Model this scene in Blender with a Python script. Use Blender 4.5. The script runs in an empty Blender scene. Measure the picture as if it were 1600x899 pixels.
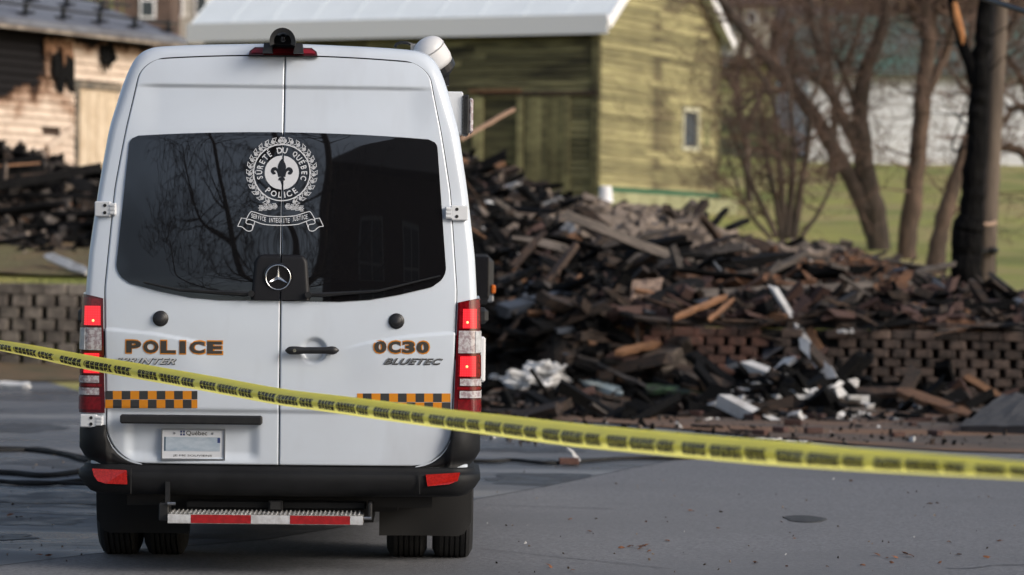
import bpy, math, random
import numpy as np
from mathutils import Vector, Matrix, Euler, noise
random.seed(7)
S = bpy.context.scene
COL = S.collection
PI = math.pi
# ------------------------------------------------------------------ camera
CAMH = 1.63
PITCH = math.atan(49.5/4976.0); ROLL = math.radians(0.7)
cam_d = bpy.data.cameras.new("camera"); cam = bpy.data.objects.new("camera", cam_d); COL.objects.link(cam)
cam_d.sensor_width = 36.0; cam_d.lens = 4976.0/1600.0*36.0
cam_d.clip_start = 0.1; cam_d.clip_end = 3000
CM = (Matrix.Translation((0, 0, CAMH)) @ Matrix.Rotation(PI/2-PITCH, 4, 'X') @ Matrix.Rotation(ROLL, 4, 'Z'))
cam.matrix_world = CM
cam_d.dof.use_dof = True; cam_d.dof.focus_distance = 16.15; cam_d.dof.aperture_fstop = 2.7
S.camera = cam
# ------------------------------------------------------------------ world, sun, exposure
SUN_EL = math.radians(28); SUN_AZ = math.radians(120)     # azimuth clockwise from +Y, sun to the right and a little behind
W = bpy.data.worlds.new("World"); S.world = W; W.use_nodes = True
nt = W.node_tree; nt.nodes.clear()
sky = nt.nodes.new('ShaderNodeTexSky'); sky.sky_type = 'NISHITA'; sky.sun_disc = False
sky.sun_elevation = SUN_EL; sky.sun_rotation = SUN_AZ; sky.air_density = 1.0; sky.dust_density = 3.0
hs = nt.nodes.new('ShaderNodeHueSaturation'); hs.inputs['Saturation'].default_value = 0.78
bg = nt.nodes.new('ShaderNodeBackground'); bg.inputs[1].default_value = 0.115
wo = nt.nodes.new('ShaderNodeOutputWorld')
tcw = nt.nodes.new('ShaderNodeTexCoord'); mpw = nt.nodes.new('ShaderNodeMapping'); mpw.inputs['Scale'].default_value = (1.3, 1.3, 5.5)
nzw = nt.nodes.new('ShaderNodeTexNoise'); nzw.inputs['Scale'].default_value = 2.2; nzw.inputs['Detail'].default_value = 5
rw = nt.nodes.new('ShaderNodeMapRange'); rw.inputs[1].default_value = 0.35; rw.inputs[2].default_value = 0.65; rw.inputs[3].default_value = 0.55; rw.inputs[4].default_value = 1.15
mxw = nt.nodes.new('ShaderNodeMix'); mxw.data_type = 'RGBA'; mxw.blend_type = 'MULTIPLY'; mxw.inputs[0].default_value = 1.0
nt.links.new(tcw.outputs['Generated'], mpw.inputs[0]); nt.links.new(mpw.outputs[0], nzw.inputs['Vector']); nt.links.new(nzw.outputs[0], rw.inputs[0])
nt.links.new(sky.outputs[0], hs.inputs['Color']); nt.links.new(hs.outputs[0], mxw.inputs[6]); nt.links.new(rw.outputs[0], mxw.inputs[7])
nt.links.new(mxw.outputs[2], bg.inputs[0]); nt.links.new(bg.outputs[0], wo.inputs[0])
sd = bpy.data.lights.new("sun", 'SUN'); sd.energy = 1.3; sd.angle = math.radians(24); sd.color = (1.0, 0.94, 0.86)
so = bpy.data.objects.new("sun", sd); COL.objects.link(so)
sdir = Vector((math.sin(SUN_AZ)*math.cos(SUN_EL), math.cos(SUN_AZ)*math.cos(SUN_EL), math.sin(SUN_EL)))
so.rotation_euler = sdir.to_track_quat('Z', 'Y').to_euler(); so.location = (20, -20, 30)
S.view_settings.view_transform = 'Standard'; S.view_settings.look = 'None'; S.view_settings.exposure = 0.64; S.view_settings.gamma = 1.0
S.view_settings.use_curve_mapping = False

# ------------------------------------------------------------------ picking points of the place from the photograph
def ray(px, py):
    d = CM.to_3x3() @ Vector(((px-800)/4976.0, -(py-449.5)/4976.0, -1.0))
    return Vector((0, 0, CAMH)), d
def at(px, py, Y):
    o, d = ray(px, py); return o + d*(Y/d.y)
def gnd(px, py, z=0.0):
    o, d = ray(px, py); return o + d*((z-o.z)/d.z)
CMI = CM.inverted()
def topx(p):
    q = CMI @ Vector(p); return 800+4976*q.x/-q.z, 449.5-4976*q.y/-q.z

# ------------------------------------------------------------------ materials
MATS = {}
def node(nt, t, **kw):
    n = nt.nodes.new(t)
    for k, v in kw.items(): setattr(n, k, v)
    return n
def pm(name, c1, rough=0.6, c2=None, scale=5, lo=0.4, hi=0.6, stretch=(1, 1, 1), metal=0, spec=0.5, bump=0, bscale=None, rand=0, coat=0,
       c3=None, scale3=1.0, lo3=0.5, hi3=0.65, detail=6, rough2=None, emit=None, estr=0, trans=0, stretch3=None, bdist=0.02):
    if name in MATS: return MATS[name]
    m = bpy.data.materials.new(name); m.use_nodes = True; nt = m.node_tree; b = nt.nodes['Principled BSDF']
    b.inputs['Roughness'].default_value = rough; b.inputs['Metallic'].default_value = metal
    b.inputs['Specular IOR Level'].default_value = spec; b.inputs['Coat Weight'].default_value = coat
    b.inputs['Base Color'].default_value = (*c1, 1)
    if emit: b.inputs['Emission Color'].default_value = (*emit, 1); b.inputs['Emission Strength'].default_value = estr
    if trans: b.inputs['Transmission Weight'].default_value = trans
    L = nt.links.new
    src = None
    if c2 or bump or c3:
        tc = node(nt, 'ShaderNodeTexCoord'); mp = node(nt, 'ShaderNodeMapping'); mp.inputs['Scale'].default_value = stretch
        L(tc.outputs['Object'], mp.inputs[0])
        nz = node(nt, 'ShaderNodeTexNoise'); nz.inputs['Scale'].default_value = scale; nz.inputs['Detail'].default_value = detail; nz.inputs['Roughness'].default_value = 0.62
        vec = mp.outputs[0]
        if rand:
            oi = node(nt, 'ShaderNodeObjectInfo'); va = node(nt, 'ShaderNodeVectorMath', operation='MULTIPLY_ADD')
            va.inputs[1].default_value = (37, 37, 37)
            L(oi.outputs['Random'], va.inputs[0]); L(mp.outputs[0], va.inputs[2]); vec = va.outputs[0]
        L(vec, nz.inputs['Vector'])
        if c2:
            r = node(nt, 'ShaderNodeMapRange'); r.inputs[1].default_value = lo; r.inputs[2].default_value = hi
            L(nz.outputs[0], r.inputs[0])
            mx = node(nt, 'ShaderNodeMix', data_type='RGBA'); mx.inputs[6].default_value = (*c1, 1); mx.inputs[7].default_value = (*c2, 1)
            L(r.outputs[0], mx.inputs[0]); src = mx.outputs[2]
            if rough2 is not None:
                r2 = node(nt, 'ShaderNodeMapRange'); r2.inputs[1].default_value = lo; r2.inputs[2].default_value = hi
                r2.inputs[3].default_value = rough; r2.inputs[4].default_value = rough2
                L(nz.outputs[0], r2.inputs[0]); L(r2.outputs[0], b.inputs['Roughness'])
        if c3:
            mp3 = node(nt, 'ShaderNodeMapping'); mp3.inputs['Scale'].default_value = stretch3 or stretch
            L(tc.outputs['Object'], mp3.inputs[0])
            n3 = node(nt, 'ShaderNodeTexNoise'); n3.inputs['Scale'].default_value = scale3; n3.inputs['Detail'].default_value = 4
            L(mp3.outputs[0], n3.inputs['Vector'])
            r3 = node(nt, 'ShaderNodeMapRange'); r3.inputs[1].default_value = lo3; r3.inputs[2].default_value = hi3
            L(n3.outputs[0], r3.inputs[0])
            m3 = node(nt, 'ShaderNodeMix', data_type='RGBA'); m3.inputs[7].default_value = (*c3, 1)
            if src: L(src, m3.inputs[6])
            else: m3.inputs[6].default_value = (*c1, 1)
            L(r3.outputs[0], m3.inputs[0]); src = m3.outputs[2]
        if bump:
            nb = node(nt, 'ShaderNodeTexNoise'); nb.inputs['Scale'].default_value = bscale or scale*4; nb.inputs['Detail'].default_value = 5
            L(vec, nb.inputs['Vector'])
            bp = node(nt, 'ShaderNodeBump'); bp.inputs['Strength'].default_value = bump; bp.inputs['Distance'].default_value = bdist
            L(nb.outputs[0], bp.inputs['Height']); L(bp.outputs[0], b.inputs['Normal'])
    if rand:
        oi = node(nt, 'ShaderNodeObjectInfo'); rr = node(nt, 'ShaderNodeMapRange'); rr.inputs[3].default_value = 1-rand; rr.inputs[4].default_value = 1+rand
        L(oi.outputs['Random'], rr.inputs[0])
        mm = node(nt, 'ShaderNodeMix', data_type='RGBA', blend_type='MULTIPLY'); mm.inputs[0].default_value = 1
        if src: L(src, mm.inputs[6])
        else: mm.inputs[6].default_value = (*c1, 1)
        L(rr.outputs[0], mm.inputs[7]); src = mm.outputs[2]
    if src: L(src, b.inputs['Base Color'])
    MATS[name] = m; return m

M_paint = pm('white_paint', (0.59, 0.645, 0.72), 0.22, (0.55, 0.59, 0.65), 1.3, 0.45, 0.8, coat=0.6, spec=0.5, c3=(0.47, 0.50, 0.55), scale3=2.0, lo3=0.55, hi3=0.85, stretch3=(1.5, 1, .5))
M_glass = pm('privacy_glass', (0.006, 0.006, 0.007), 0.012, spec=0.85)
M_black = pm('black_plastic', (0.011, 0.0115, 0.013), 0.42, (0.017, 0.017, 0.018), 14, bump=0.15, bscale=300, bdist=0.001)
M_bump = pm('bumper_plastic', (0.005, 0.0053, 0.0063), 0.6, (0.009, 0.0095, 0.011), 5, spec=.25, c3=(0.017, 0.017, 0.0175), scale3=2.3, lo3=0.6, hi3=0.8, bump=0.1, bscale=260, bdist=0.001)
M_gloss = pm('gloss_black', (0.01, 0.01, 0.012), 0.12)
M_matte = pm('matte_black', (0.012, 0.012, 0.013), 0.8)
M_rub = pm('tyre_rubber', (0.010, 0.010, 0.011), 0.85, (0.022, 0.021, 0.019), 6, 0.5, 0.75)
M_flap = pm('mudflap_rubber', (0.007, 0.007, 0.0075), 0.8, (0.014, 0.0135, 0.013), 3, 0.5, 0.8)
M_chrome = pm('chrome', (0.75, 0.76, 0.78), 0.12, metal=1)
M_greymetal = pm('grey_metal', (0.35, 0.36, 0.38), 0.4, metal=1)
M_alum = pm('tread_aluminium', (0.5, 0.49, 0.47), 0.45, (0.3, 0.29, 0.27), 30, metal=0.6, bump=0.3)
M_red = pm('red_lens', (0.20, 0.004, 0.008), 0.12, (0.12, 0.002, 0.004), 60, coat=0.5)
M_darkred = pm('dark_red_lens', (0.08, 0.003, 0.006), 0.12, coat=0.5)
M_reflector = pm('red_reflector', (0.45, 0.012, 0.008), 0.25, (0.3, 0.006, 0.004), 90, coat=0.3)
M_clear = pm('clear_lens', (0.50, 0.48, 0.50), 0.15, (0.30, 0.24, 0.26), 50, .42, .58, stretch=(1, 1, 1), coat=0.6, detail=2)
M_silver = pm('silver_badge', (0.62, 0.63, 0.65), 0.3, metal=.3)
M_redtape = pm('red_reflective_tape', (0.36, 0.012, 0.016), 0.35, (0.26, 0.01, 0.012), 40)
M_whitetape = pm('white_reflective_tape', (0.55, 0.56, 0.58), 0.35, (0.4, 0.4, 0.41), 25)
M_orange = pm('orange_vinyl', (0.60, 0.22, 0.012), 0.35)
M_darkv = pm('charcoal_vinyl', (0.035, 0.035, 0.036), 0.4)
M_letter = pm('dark_brown_vinyl', (0.045, 0.04, 0.036), 0.4)
M_wvin = pm('pale_vinyl', (0.62, 0.63, 0.66), 0.45)
M_plate = pm('plate_white', (0.60, 0.62, 0.66), 0.35)
M_platesm = pm('plate_smear', (0.30, 0.37, 0.45), 0.4, (0.42, 0.48, 0.55), 14, 0.35, 0.65, stretch=(1, 1, 2.2))
M_blue = pm('plate_blue', (0.03, 0.05, 0.16), 0.4)
M_hinge = pm('hinge_paint', (0.62, 0.64, 0.67), 0.35)
M_lamp = pm('white_lamp_shell', (0.66, 0.66, 0.67), 0.38)

def lit_red():
    m = bpy.data.materials.new('lit_red_lamp'); m.use_nodes = True; nt = m.node_tree; b = nt.nodes['Principled BSDF']; L = nt.links.new
    b.inputs['Base Color'].default_value = (0.5, 0.01, 0.012, 1); b.inputs['Roughness'].default_value = 0.15
    tc = node(nt, 'ShaderNodeTexCoord'); sx = node(nt, 'ShaderNodeSeparateXYZ'); L(tc.outputs['Object'], sx.inputs[0])
    outs = []
    for ax in ('X', 'Z'):
        a = node(nt, 'ShaderNodeMath', operation='MULTIPLY'); a.inputs[1].default_value = 2*PI/0.0125
        L(sx.outputs[ax], a.inputs[0]); s = node(nt, 'ShaderNodeMath', operation='SINE'); L(a.outputs[0], s.inputs[0]); outs.append(s)
    mx = node(nt, 'ShaderNodeMath', operation='MAXIMUM'); L(outs[0].outputs[0], mx.inputs[0]); L(outs[1].outputs[0], mx.inputs[1])
    r = node(nt, 'ShaderNodeMapRange'); r.inputs[1].default_value = -0.6; r.inputs[2].default_value = 1.0; r.inputs[3].default_value = 0.95; r.inputs[4].default_value = 0.40
    L(mx.outputs[0], r.inputs[0]); L(r.outputs[0], b.inputs['Emission Strength'])
    b.inputs['Emission Color'].default_value = (1.0, 0.03, 0.045, 1)
    return m
M_lit = lit_red()
M_bulb = pm('lamp_filament', (1, .4, .2), 0.3, emit=(1.0, 0.35, 0.12), estr=1.6)

M_char = pm('charred_wood', (0.004, 0.004, 0.0045), 0.7, (0.020, 0.018, 0.017), 7, 0.5, 0.85, spec=.12, stretch=(1, 6, 6), bump=0.8, rand=0.5)
M_charbr = pm('scorched_wood', (0.018, 0.012, 0.0095), 0.8, (0.095, 0.053, 0.032), 5, 0.4, 0.7, stretch=(1, 5, 5), bump=0.5, rand=0.5)
M_raw = pm('splintered_wood', (0.27, 0.135, 0.068), 0.75, (0.07, 0.034, 0.02), 5, 0.45, 0.75, stretch=(1, 6, 6), bump=0.4, rand=0.35)
M_greyw = pm('grey_weathered_wood', (0.12, 0.10, 0.088), 0.8, (0.035, 0.03, 0.028), 5, 0.4, 0.7, stretch=(1, 6, 6), bump=0.5, rand=0.35)
M_whitew = pm('white_painted_board', (0.62, 0.61, 0.60), 0.6, (0.25, 0.22, 0.20), 3, 0.5, 0.8, rand=0.15)
M_ash = pm('ash_rubble', (0.23, 0.185, 0.15), 0.95, (0.11, 0.085, 0.07), 4, bump=0.6)
M_brickr = pm('red_brick', (0.075, 0.036, 0.027), 0.85, (0.07, 0.035, 0.03), 9, bump=0.5, rand=0.35)
M_bluegrey = pm('blue_grey_sheet', (0.05, 0.06, 0.08), 0.5, (0.05, 0.06, 0.08), 5, rand=0.2)
M_mound = pm('burnt_debris_bed', (0.008, 0.0075, 0.0075), 0.9, (0.045, 0.029, 0.02), 2.5, 0.42, 0.62, c3=(0.12, 0.055, 0.028), scale3=0.9, lo3=0.52, hi3=0.68, bump=1.0, bscale=9, bdist=0.08, stretch=(1, 1, 1))
M_rust = pm('rusty_earth', (0.13, 0.06, 0.03), 0.95, (0.05, 0.026, 0.016), 4, bump=0.7, bscale=20)

# ------------------------------------------------------------------ mesh helpers
class MB:
    def __init__(s): s.v = []; s.f = []; s.m = []
    def add(s, vs, fs, mi=0):
        o = len(s.v); s.v.extend([tuple(p) for p in vs]); s.f.extend([tuple(i+o for i in f) for f in fs]); s.m.extend([mi]*len(fs)); return s
    def box(s, c, d, R=None, mi=0, taper=1.0):
        x, y, z = d[0]/2, d[1]/2, d[2]/2
        vs = [Vector((sx*x*(taper if sz > 0 else 1), sy*y*(taper if sz > 0 else 1), sz*z)) for sz in (-1, 1) for sy in (-1, 1) for sx in (-1, 1)]
        if R is not None: vs = [R @ p for p in vs]
        c = Vector(c); vs = [p+c for p in vs]
        return s.add(vs, [(0, 2, 3, 1), (4, 5, 7, 6), (0, 1, 5, 4), (2, 6, 7, 3), (0, 4, 6, 2), (1, 3, 7, 5)], mi)
    def cbox(s, c, d, b=0.01, R=None, mi=0):     # box with chamfered edges
        x, y, z = d[0]/2, d[1]/2, d[2]/2; b = min(b, x*.9, y*.9, z*.9)
        vs = []; idx = {}
        for sx in (-1, 1):
            for sy in (-1, 1):
                for sz in (-1, 1):
                    for k, p in enumerate(((sx*x, sy*(y-b), sz*(z-b)), (sx*(x-b), sy*y, sz*(z-b)), (sx*(x-b), sy*(y-b), sz*z))):
                        idx[(sx, sy, sz, k)] = len(vs); vs.append(Vector(p))
        fs = []
        I = lambda a, b_, c_, k: idx[(a, b_, c_, k)]
        for q in (-1, 1):
            fs.append([I(q, -1, -1, 0), I(q, 1, -1, 0), I(q, 1, 1, 0), I(q, -1, 1, 0)][::q])
            fs.append([I(-1, q, -1, 1), I(-1, q, 1, 1), I(1, q, 1, 1), I(1, q, -1, 1)][::q])
            fs.append([I(-1, -1, q, 2), I(1, -1, q, 2), I(1, 1, q, 2), I(-1, 1, q, 2)][::q])
            for r in (-1, 1):
                fs.append([I(q, r, -1, 0), I(q, r, -1, 1), I(q, r, 1, 1), I(q, r, 1, 0)])
                fs.append([I(q, -1, r, 0), I(q, -1, r, 2), I(q, 1, r, 2), I(q, 1, r, 0)])
                fs.append([I(-1, q, r, 1), I(-1, q, r, 2), I(1, q, r, 2), I(1, q, r, 1)])
                for t in (-1, 1): fs.append([I(q, r, t, 0), I(q, r, t, 1), I(q, r, t, 2)])
        if R is not None: vs = [R @ p for p in vs]
        c = Vector(c); return s.add([p+c for p in vs], fs, mi)
    def tube(s, pts, rad, n=6, mi=0, cap=True):
        pts = [Vector(p) for p in pts]; m = len(pts)
        if not hasattr(rad, '__len__'): rad = [rad]*m
        o = len(s.v); up = None
        for i in range(m):
            t = (pts[min(i+1, m-1)]-pts[max(i-1, 0)])
            t = t.normalized() if t.length > 1e-9 else Vector((0, 0, 1))
            if up is None: up = t.orthogonal().normalized()
            up = (up - t*up.dot(t)); up = up.normalized() if up.length > 1e-6 else t.orthogonal().normalized()
            w = t.cross(up)
            for k in range(n):
                a = 2*PI*k/n; s.v.append(tuple(pts[i]+(up*math.cos(a)+w*math.sin(a))*rad[i]))
        for i in range(m-1):
            for k in range(n):
                s.f.append((o+i*n+k, o+i*n+(k+1) % n, o+(i+1)*n+(k+1) % n, o+(i+1)*n+k)); s.m.append(mi)
        if cap:
            s.f.append(tuple(o+k for k in range(n))[::-1]); s.m.append(mi)
            s.f.append(tuple(o+(m-1)*n+k for k in range(n))); s.m.append(mi)
        return s
    def lathe(s, prof, T=None, n=24, mi=0):      # prof: (r, z) along local Z, T: Matrix
        o = len(s.v); T = T or Matrix()
        for r, z in prof:
            for k in range(n):
                a = 2*PI*k/n; s.v.append(tuple(T @ Vector((r*math.cos(a), r*math.sin(a), z))))
        for i in range(len(prof)-1):
            for k in range(n):
                s.f.append((o+i*n+k, o+i*n+(k+1) % n, o+(i+1)*n+(k+1) % n, o+(i+1)*n+k)); s.m.append(mi)
        s.f.append(tuple(o+k for k in range(n))[::-1]); s.m.append(mi)
        s.f.append(tuple(o+(len(prof)-1)*n+k for k in range(n))); s.m.append(mi)
        return s
    def grid(s, fn, nu, nv, mi=0, flip=False):   # fn(a,b) with a,b in 0..1
        o = len(s.v)
        for j in range(nv+1):
            for i in range(nu+1): s.v.append(tuple(fn(i/nu, j/nv)))
        for j in range(nv):
            for i in range(nu):
                q = (o+j*(nu+1)+i, o+j*(nu+1)+i+1, o+(j+1)*(nu+1)+i+1, o+(j+1)*(nu+1)+i)
                s.f.append(q[::-1] if flip else q); s.m.append(mi)
        return s
    def chunk(s, c, r, mi=0, sq=(1, 1, 1)):      # irregular lump
        vs = []
        R = Euler((random.uniform(0, 6), random.uniform(0, 6), random.uniform(0, 6))).to_matrix()
        for sz in (-1, 1):
            for sy in (-1, 1):
                for sx in (-1, 1):
                    p = Vector((sx*sq[0], sy*sq[1], sz*sq[2]))*r*random.uniform(.5, 1.0)
                    vs.append(R @ p+Vector(c))
        return s.add(vs, [(0, 2, 3, 1), (4, 5, 7, 6), (0, 1, 5, 4), (2, 6, 7, 3), (0, 4, 6, 2), (1, 3, 7, 5)], mi)
    def flat(s, c, r, mi, sq):      # flattish splinter or lump lying on a slope
        R = Euler((random.gauss(0, .45), random.gauss(0, .35), random.uniform(-1.2, 1.2) if sq[0] > 2.4 else random.uniform(0, 6))).to_matrix(); vs = []
        for sz in (-1, 1):
            for sy in (-1, 1):
                for sx in (-1, 1): vs.append(R @ (Vector((sx*sq[0]*random.uniform(.75, 1.05), sy*sq[1]*random.uniform(.6, 1), sz*sq[2]*random.uniform(.6, 1)))*r)+Vector(c))
        return s.add(vs, [(0, 2, 3, 1), (4, 5, 7, 6), (0, 1, 5, 4), (2, 6, 7, 3), (0, 4, 6, 2), (1, 3, 7, 5)], mi)
    def mesh(s, name, mats, smooth=False):
        me = bpy.data.meshes.new(name); me.from_pydata(s.v, [], s.f)
        if not isinstance(mats, (list, tuple)): mats = [mats]
        for m in mats: me.materials.append(m)
        if len(mats) > 1: me.polygons.foreach_set('material_index', s.m)
        if smooth: me.polygons.foreach_set('use_smooth', [True]*len(s.f))
        me.update(); return me
    def build(s, name, mats, parent=None, smooth=False, loc=None, recalc=False):
        me = s.mesh(name, mats, smooth)
        if recalc:
            import bmesh
            bm = bmesh.new(); bm.from_mesh(me); bmesh.ops.recalc_face_normals(bm, faces=bm.faces); bm.to_mesh(me); bm.free()
        return put(name, me, parent, loc)
def put(name, me, parent=None, loc=None, rot=None, scale=None):
    o = bpy.data.objects.new(name, me); COL.objects.link(o)
    if parent: o.parent = parent
    if loc is not None: o.location = loc
    if rot is not None: o.rotation_euler = rot
    if scale is not None: o.scale = scale
    return o
def tag(o, label, cat, group=None, kind=None):
    o['label'] = label
    if cat: o['category'] = cat
    if group: o['group'] = group
    if kind: o['kind'] = kind
    return o
def struct(o, label=None):
    o['kind'] = 'structure'
    if label: o['label'] = label
    return o
def empty(name, loc, rz=0):
    o = bpy.data.objects.new(name, None); COL.objects.link(o); o.location = loc; o.rotation_euler = (0, 0, rz); o.empty_display_size = .2; return o
def sm(a, b, x):
    t = min(1, max(0, (x-a)/(b-a))) if b != a else (1.0 if x >= a else 0.0); return t*t*(3-2*t)
def interp(x, xs, ys): return float(np.interp(x, xs, ys))
_tc = {}
def text2d(txt, size=1.0, offset=0.0, sx=1.0, shear=0.0, align='CENTER', res=3, space=1.0):
    k = (txt, size, offset, sx, shear, align, space)
    if k in _tc: return _tc[k]
    cu = bpy.data.curves.new('t', 'FONT'); cu.body = txt; cu.size = size; cu.offset = offset; cu.align_x = align; cu.align_y = 'CENTER'
    cu.resolution_u = res; cu.shear = shear; cu.fill_mode = 'FRONT'; cu.space_character = space
    ob = bpy.data.objects.new('t', cu); COL.objects.link(ob)
    dg = bpy.context.evaluated_depsgraph_get(); me = bpy.data.meshes.new_from_object(ob.evaluated_get(dg))
    vs = [(v.co.x*sx, v.co.y) for v in me.vertices]; fs = [tuple(p.vertices) for p in me.polygons]
    bpy.data.objects.remove(ob); bpy.data.meshes.remove(me); bpy.data.curves.remove(cu)
    _tc[k] = (vs, fs); return vs, fs
def bbox2(vs):
    a = np.array(vs); return a[:, 0].min(), a[:, 0].max(), a[:, 1].min(), a[:, 1].max()
# ------------------------------------------------------------------ ground
def ywall(X):      # line of the foot of the retaining walls
    return interp(X, [-30, -12, -4.5, -1.5, 0.5, 8, 30], [47, 45.2, 44.2, 39.5, 36.9, 35.6, 34])
TX = [-40, -10, -4, 0.5, 5.5, 14, 40]
TY = [36, 44, 50, 62, 72, 82, 95, 130, 200, 350, 650]
TZ = {36: [1.18, 1.18, 1.18, .86, .86, .86, .86], 44: [1.18, 1.18, 1.2, .95, .95, .9, .9], 50: [1.7, 1.75, 1.9, 1.5, 1.05, 1.05, 1.1], 62: [3.0, 3.0, 2.9, 2.4, 1.6, 1.6, 1.6],
      72: [3.4, 3.3, 3.2, 2.9, 2.1, 2.1, 2.1], 82: [4.2, 4.0, 4.0, 3.6, 2.9, 2.9, 2.9], 95: [6, 6, 5.6, 5, 4.45, 4.45, 4.4], 130: [10, 10, 10, 9.4, 9, 9, 9], 200: [20]*7, 350: [44]*7, 650: [80]*7}
def T(X, Y):
    X = max(-40, min(40, X)); Y = max(36, min(650, Y))
    j = max(0, min(len(TY)-2, int(np.searchsorted(TY, Y, side='right'))-1))
    a = interp(X, TX, TZ[TY[j]]); b = interp(X, TX, TZ[TY[j+1]]); t = (Y-TY[j])/(TY[j+1]-TY[j])
    return a+(b-a)*t
def gz(X, Y):
    return 0.0 if Y < ywall(X)+0.14 else T(X, Y)
xs = sorted(set([round(x, 3) for x in np.arange(-14, 14.01, 0.5)] + [-40, -30, -22, -18, 18, 22, 30, 40]))
rows = [-60, -30, -10, 0, 10, 20, 28, 34]
mb = MB(); nx = len(xs); nr = 0
def addrow(fn):
    global nr
    for x in xs: mb.v.append(fn(x))
    nr += 1
for y in rows: addrow(lambda x, y=y: (x*(1 if y < 30 else 1), y, 0))
addrow(lambda x: (x, ywall(x)+.10, 0)); addrow(lambda x: (x, ywall(x)+.13, T(x, ywall(x)+.13)-.03))
offs = [1, 2, 3.5, 5, 7, 9, 12, 15, 18, 21, 24, 28, 32, 36, 40, 46, 52, 60, 70, 85, 100, 130, 165, 200, 260, 320, 450, 620]
for d in offs:
    def fn(x, d=d):
        y = ywall(x)+.13+d; k = 1+max(0, d-10)/35
        xx = x*k; zz = T(xx if abs(xx) < 40 else math.copysign(40, xx), y)
        return (xx, y, zz+0.12*noise.noise(Vector((xx*.3, y*.3, 3)))*min(1, d/6))
    addrow(fn)
for j in range(nr-1):
    for i in range(nx-1):
        mb.f.append((j*nx+i, j*nx+i+1, (j+1)*nx+i+1, (j+1)*nx+i)); mb.m.append(0)
M_lawn = pm('lawn_grass', (0.33, 0.325, 0.085), 0.95, (0.175, 0.205, 0.055), 0.35, 0.35, 0.65, c3=(0.36, 0.29, 0.13), scale3=0.45, lo3=0.44, hi3=0.66, bump=0.9, bscale=14, bdist=0.1, detail=9)
o = mb.build('hillside_ground', M_lawn, smooth=True); struct(o, 'grassy hillside rising behind the walls')
# old street surface
M_road = pm('old_asphalt', (0.12, 0.122, 0.13), 0.62, (0.045, 0.046, 0.051), 0.5, 0.42, 0.6, stretch=(0.5, 1.5, 1), bump=0.5, bscale=90, bdist=0.01, rough2=0.22,
            c3=(0.19, 0.192, 0.198), scale3=0.8, lo3=0.54, hi3=0.64, stretch3=(0.25, .9, 1))
mb = MB(); mb.grid(lambda a, b: (-40+80*a, -60+(b*(101 if a < .45 else 93.5)), 0.004), 40, 40)
mb.v = [(x, min(y, interp(x, [-40, -3, -1, 1, 40], [41.6, 40.2, 35.0, 33.2, 32.0])) if y > 30 else y, z) for x, y, z in mb.v]
struct(mb.build('street', M_road), 'worn grey asphalt street with damp patches')
# newer, smoother asphalt in the foreground, its edge running away to the right
P = [gnd(px, py) for px, py in ((-400, 905), (-50, 893), (150, 868), (420, 845), (600, 815), (745, 782), (850, 763), (980, 735), (1100, 712), (1250, 700), (1600, 694), (2100, 690))]
M_new = pm('newer_asphalt', (0.185, 0.187, 0.20), 0.75, (0.10, 0.102, 0.112), 48, 0.36, 0.66, bump=0.7, bscale=120, bdist=0.008, c3=(0.115, 0.117, 0.127), scale3=0.6, lo3=0.46, hi3=0.78, stretch3=(.5, .8, 1), detail=3)
pts = []
for i in range(len(P)-1):
    for k in range(10):
        q = P[i].lerp(P[i+1], k/10); j = noise.noise(Vector((q.x*3, q.y*3, 0)))*.05
        pts.append((q.x+j*.5, q.y+j, 0.009))
pts.append((P[-1].x, P[-1].y, .009))
mb = MB(); n = len(pts)
mb.v = pts + [(x, -50 if i in (0, n-1) else -50, .009) for i, (x, y, z) in enumerate(pts)]
for i in range(n-1): mb.f.append((n+i, n+i+1, i+1, i)); mb.m.append(0)
struct(mb.build('asphalt_patch', M_new), 'smoother newer asphalt in the foreground')
# joint line beside the new patch and seams
mb = MB()
for i in range(n-1):
    a = Vector(pts[i]); b = Vector(pts[i+1]); w = 0.02
    mb.add([(a.x, a.y+w, .0105), (b.x, b.y+w, .0105), (b.x, b.y-w, .0105), (a.x, a.y-w, .0105)], [(3, 2, 1, 0)])
def crack(px0, py0, px1, py1, w, amp=.05, z=.0135):
    a = gnd(px0, py0); b = gnd(px1, py1); N = 40; pr = None
    for i in range(N+1):
        q = a.lerp(b, i/N); q.y += amp*noise.noise(Vector((q.x*4, q.y*2, px0)))*3; ww = w*(.5+random.random())
        if pr: mb.add([(pr[0].x, pr[0].y-pr[1], z), (q.x, q.y-ww, z), (q.x, q.y+ww, z), (pr[0].x, pr[0].y+pr[1], z)], [(0, 1, 2, 3)])
        pr = (q, ww)
crack(745, 860, 1050, 893, .006, .01); crack(1480, 893, 1700, 880, .008); crack(760, 792, 960, 798, .006, .01)
crack(745, 722, 1120, 716, .035, .10, .0125); crack(-20, 800, 150, 806, .02, .03); crack(0, 855, 200, 850, .01, .04); crack(-10, 786, 160, 790, .03, .05)
struct(mb.build('road_cracks', pm('crack_tar', (0.02, 0.02, 0.021), 0.6)), 'dark cracks and tar joints')
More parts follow.
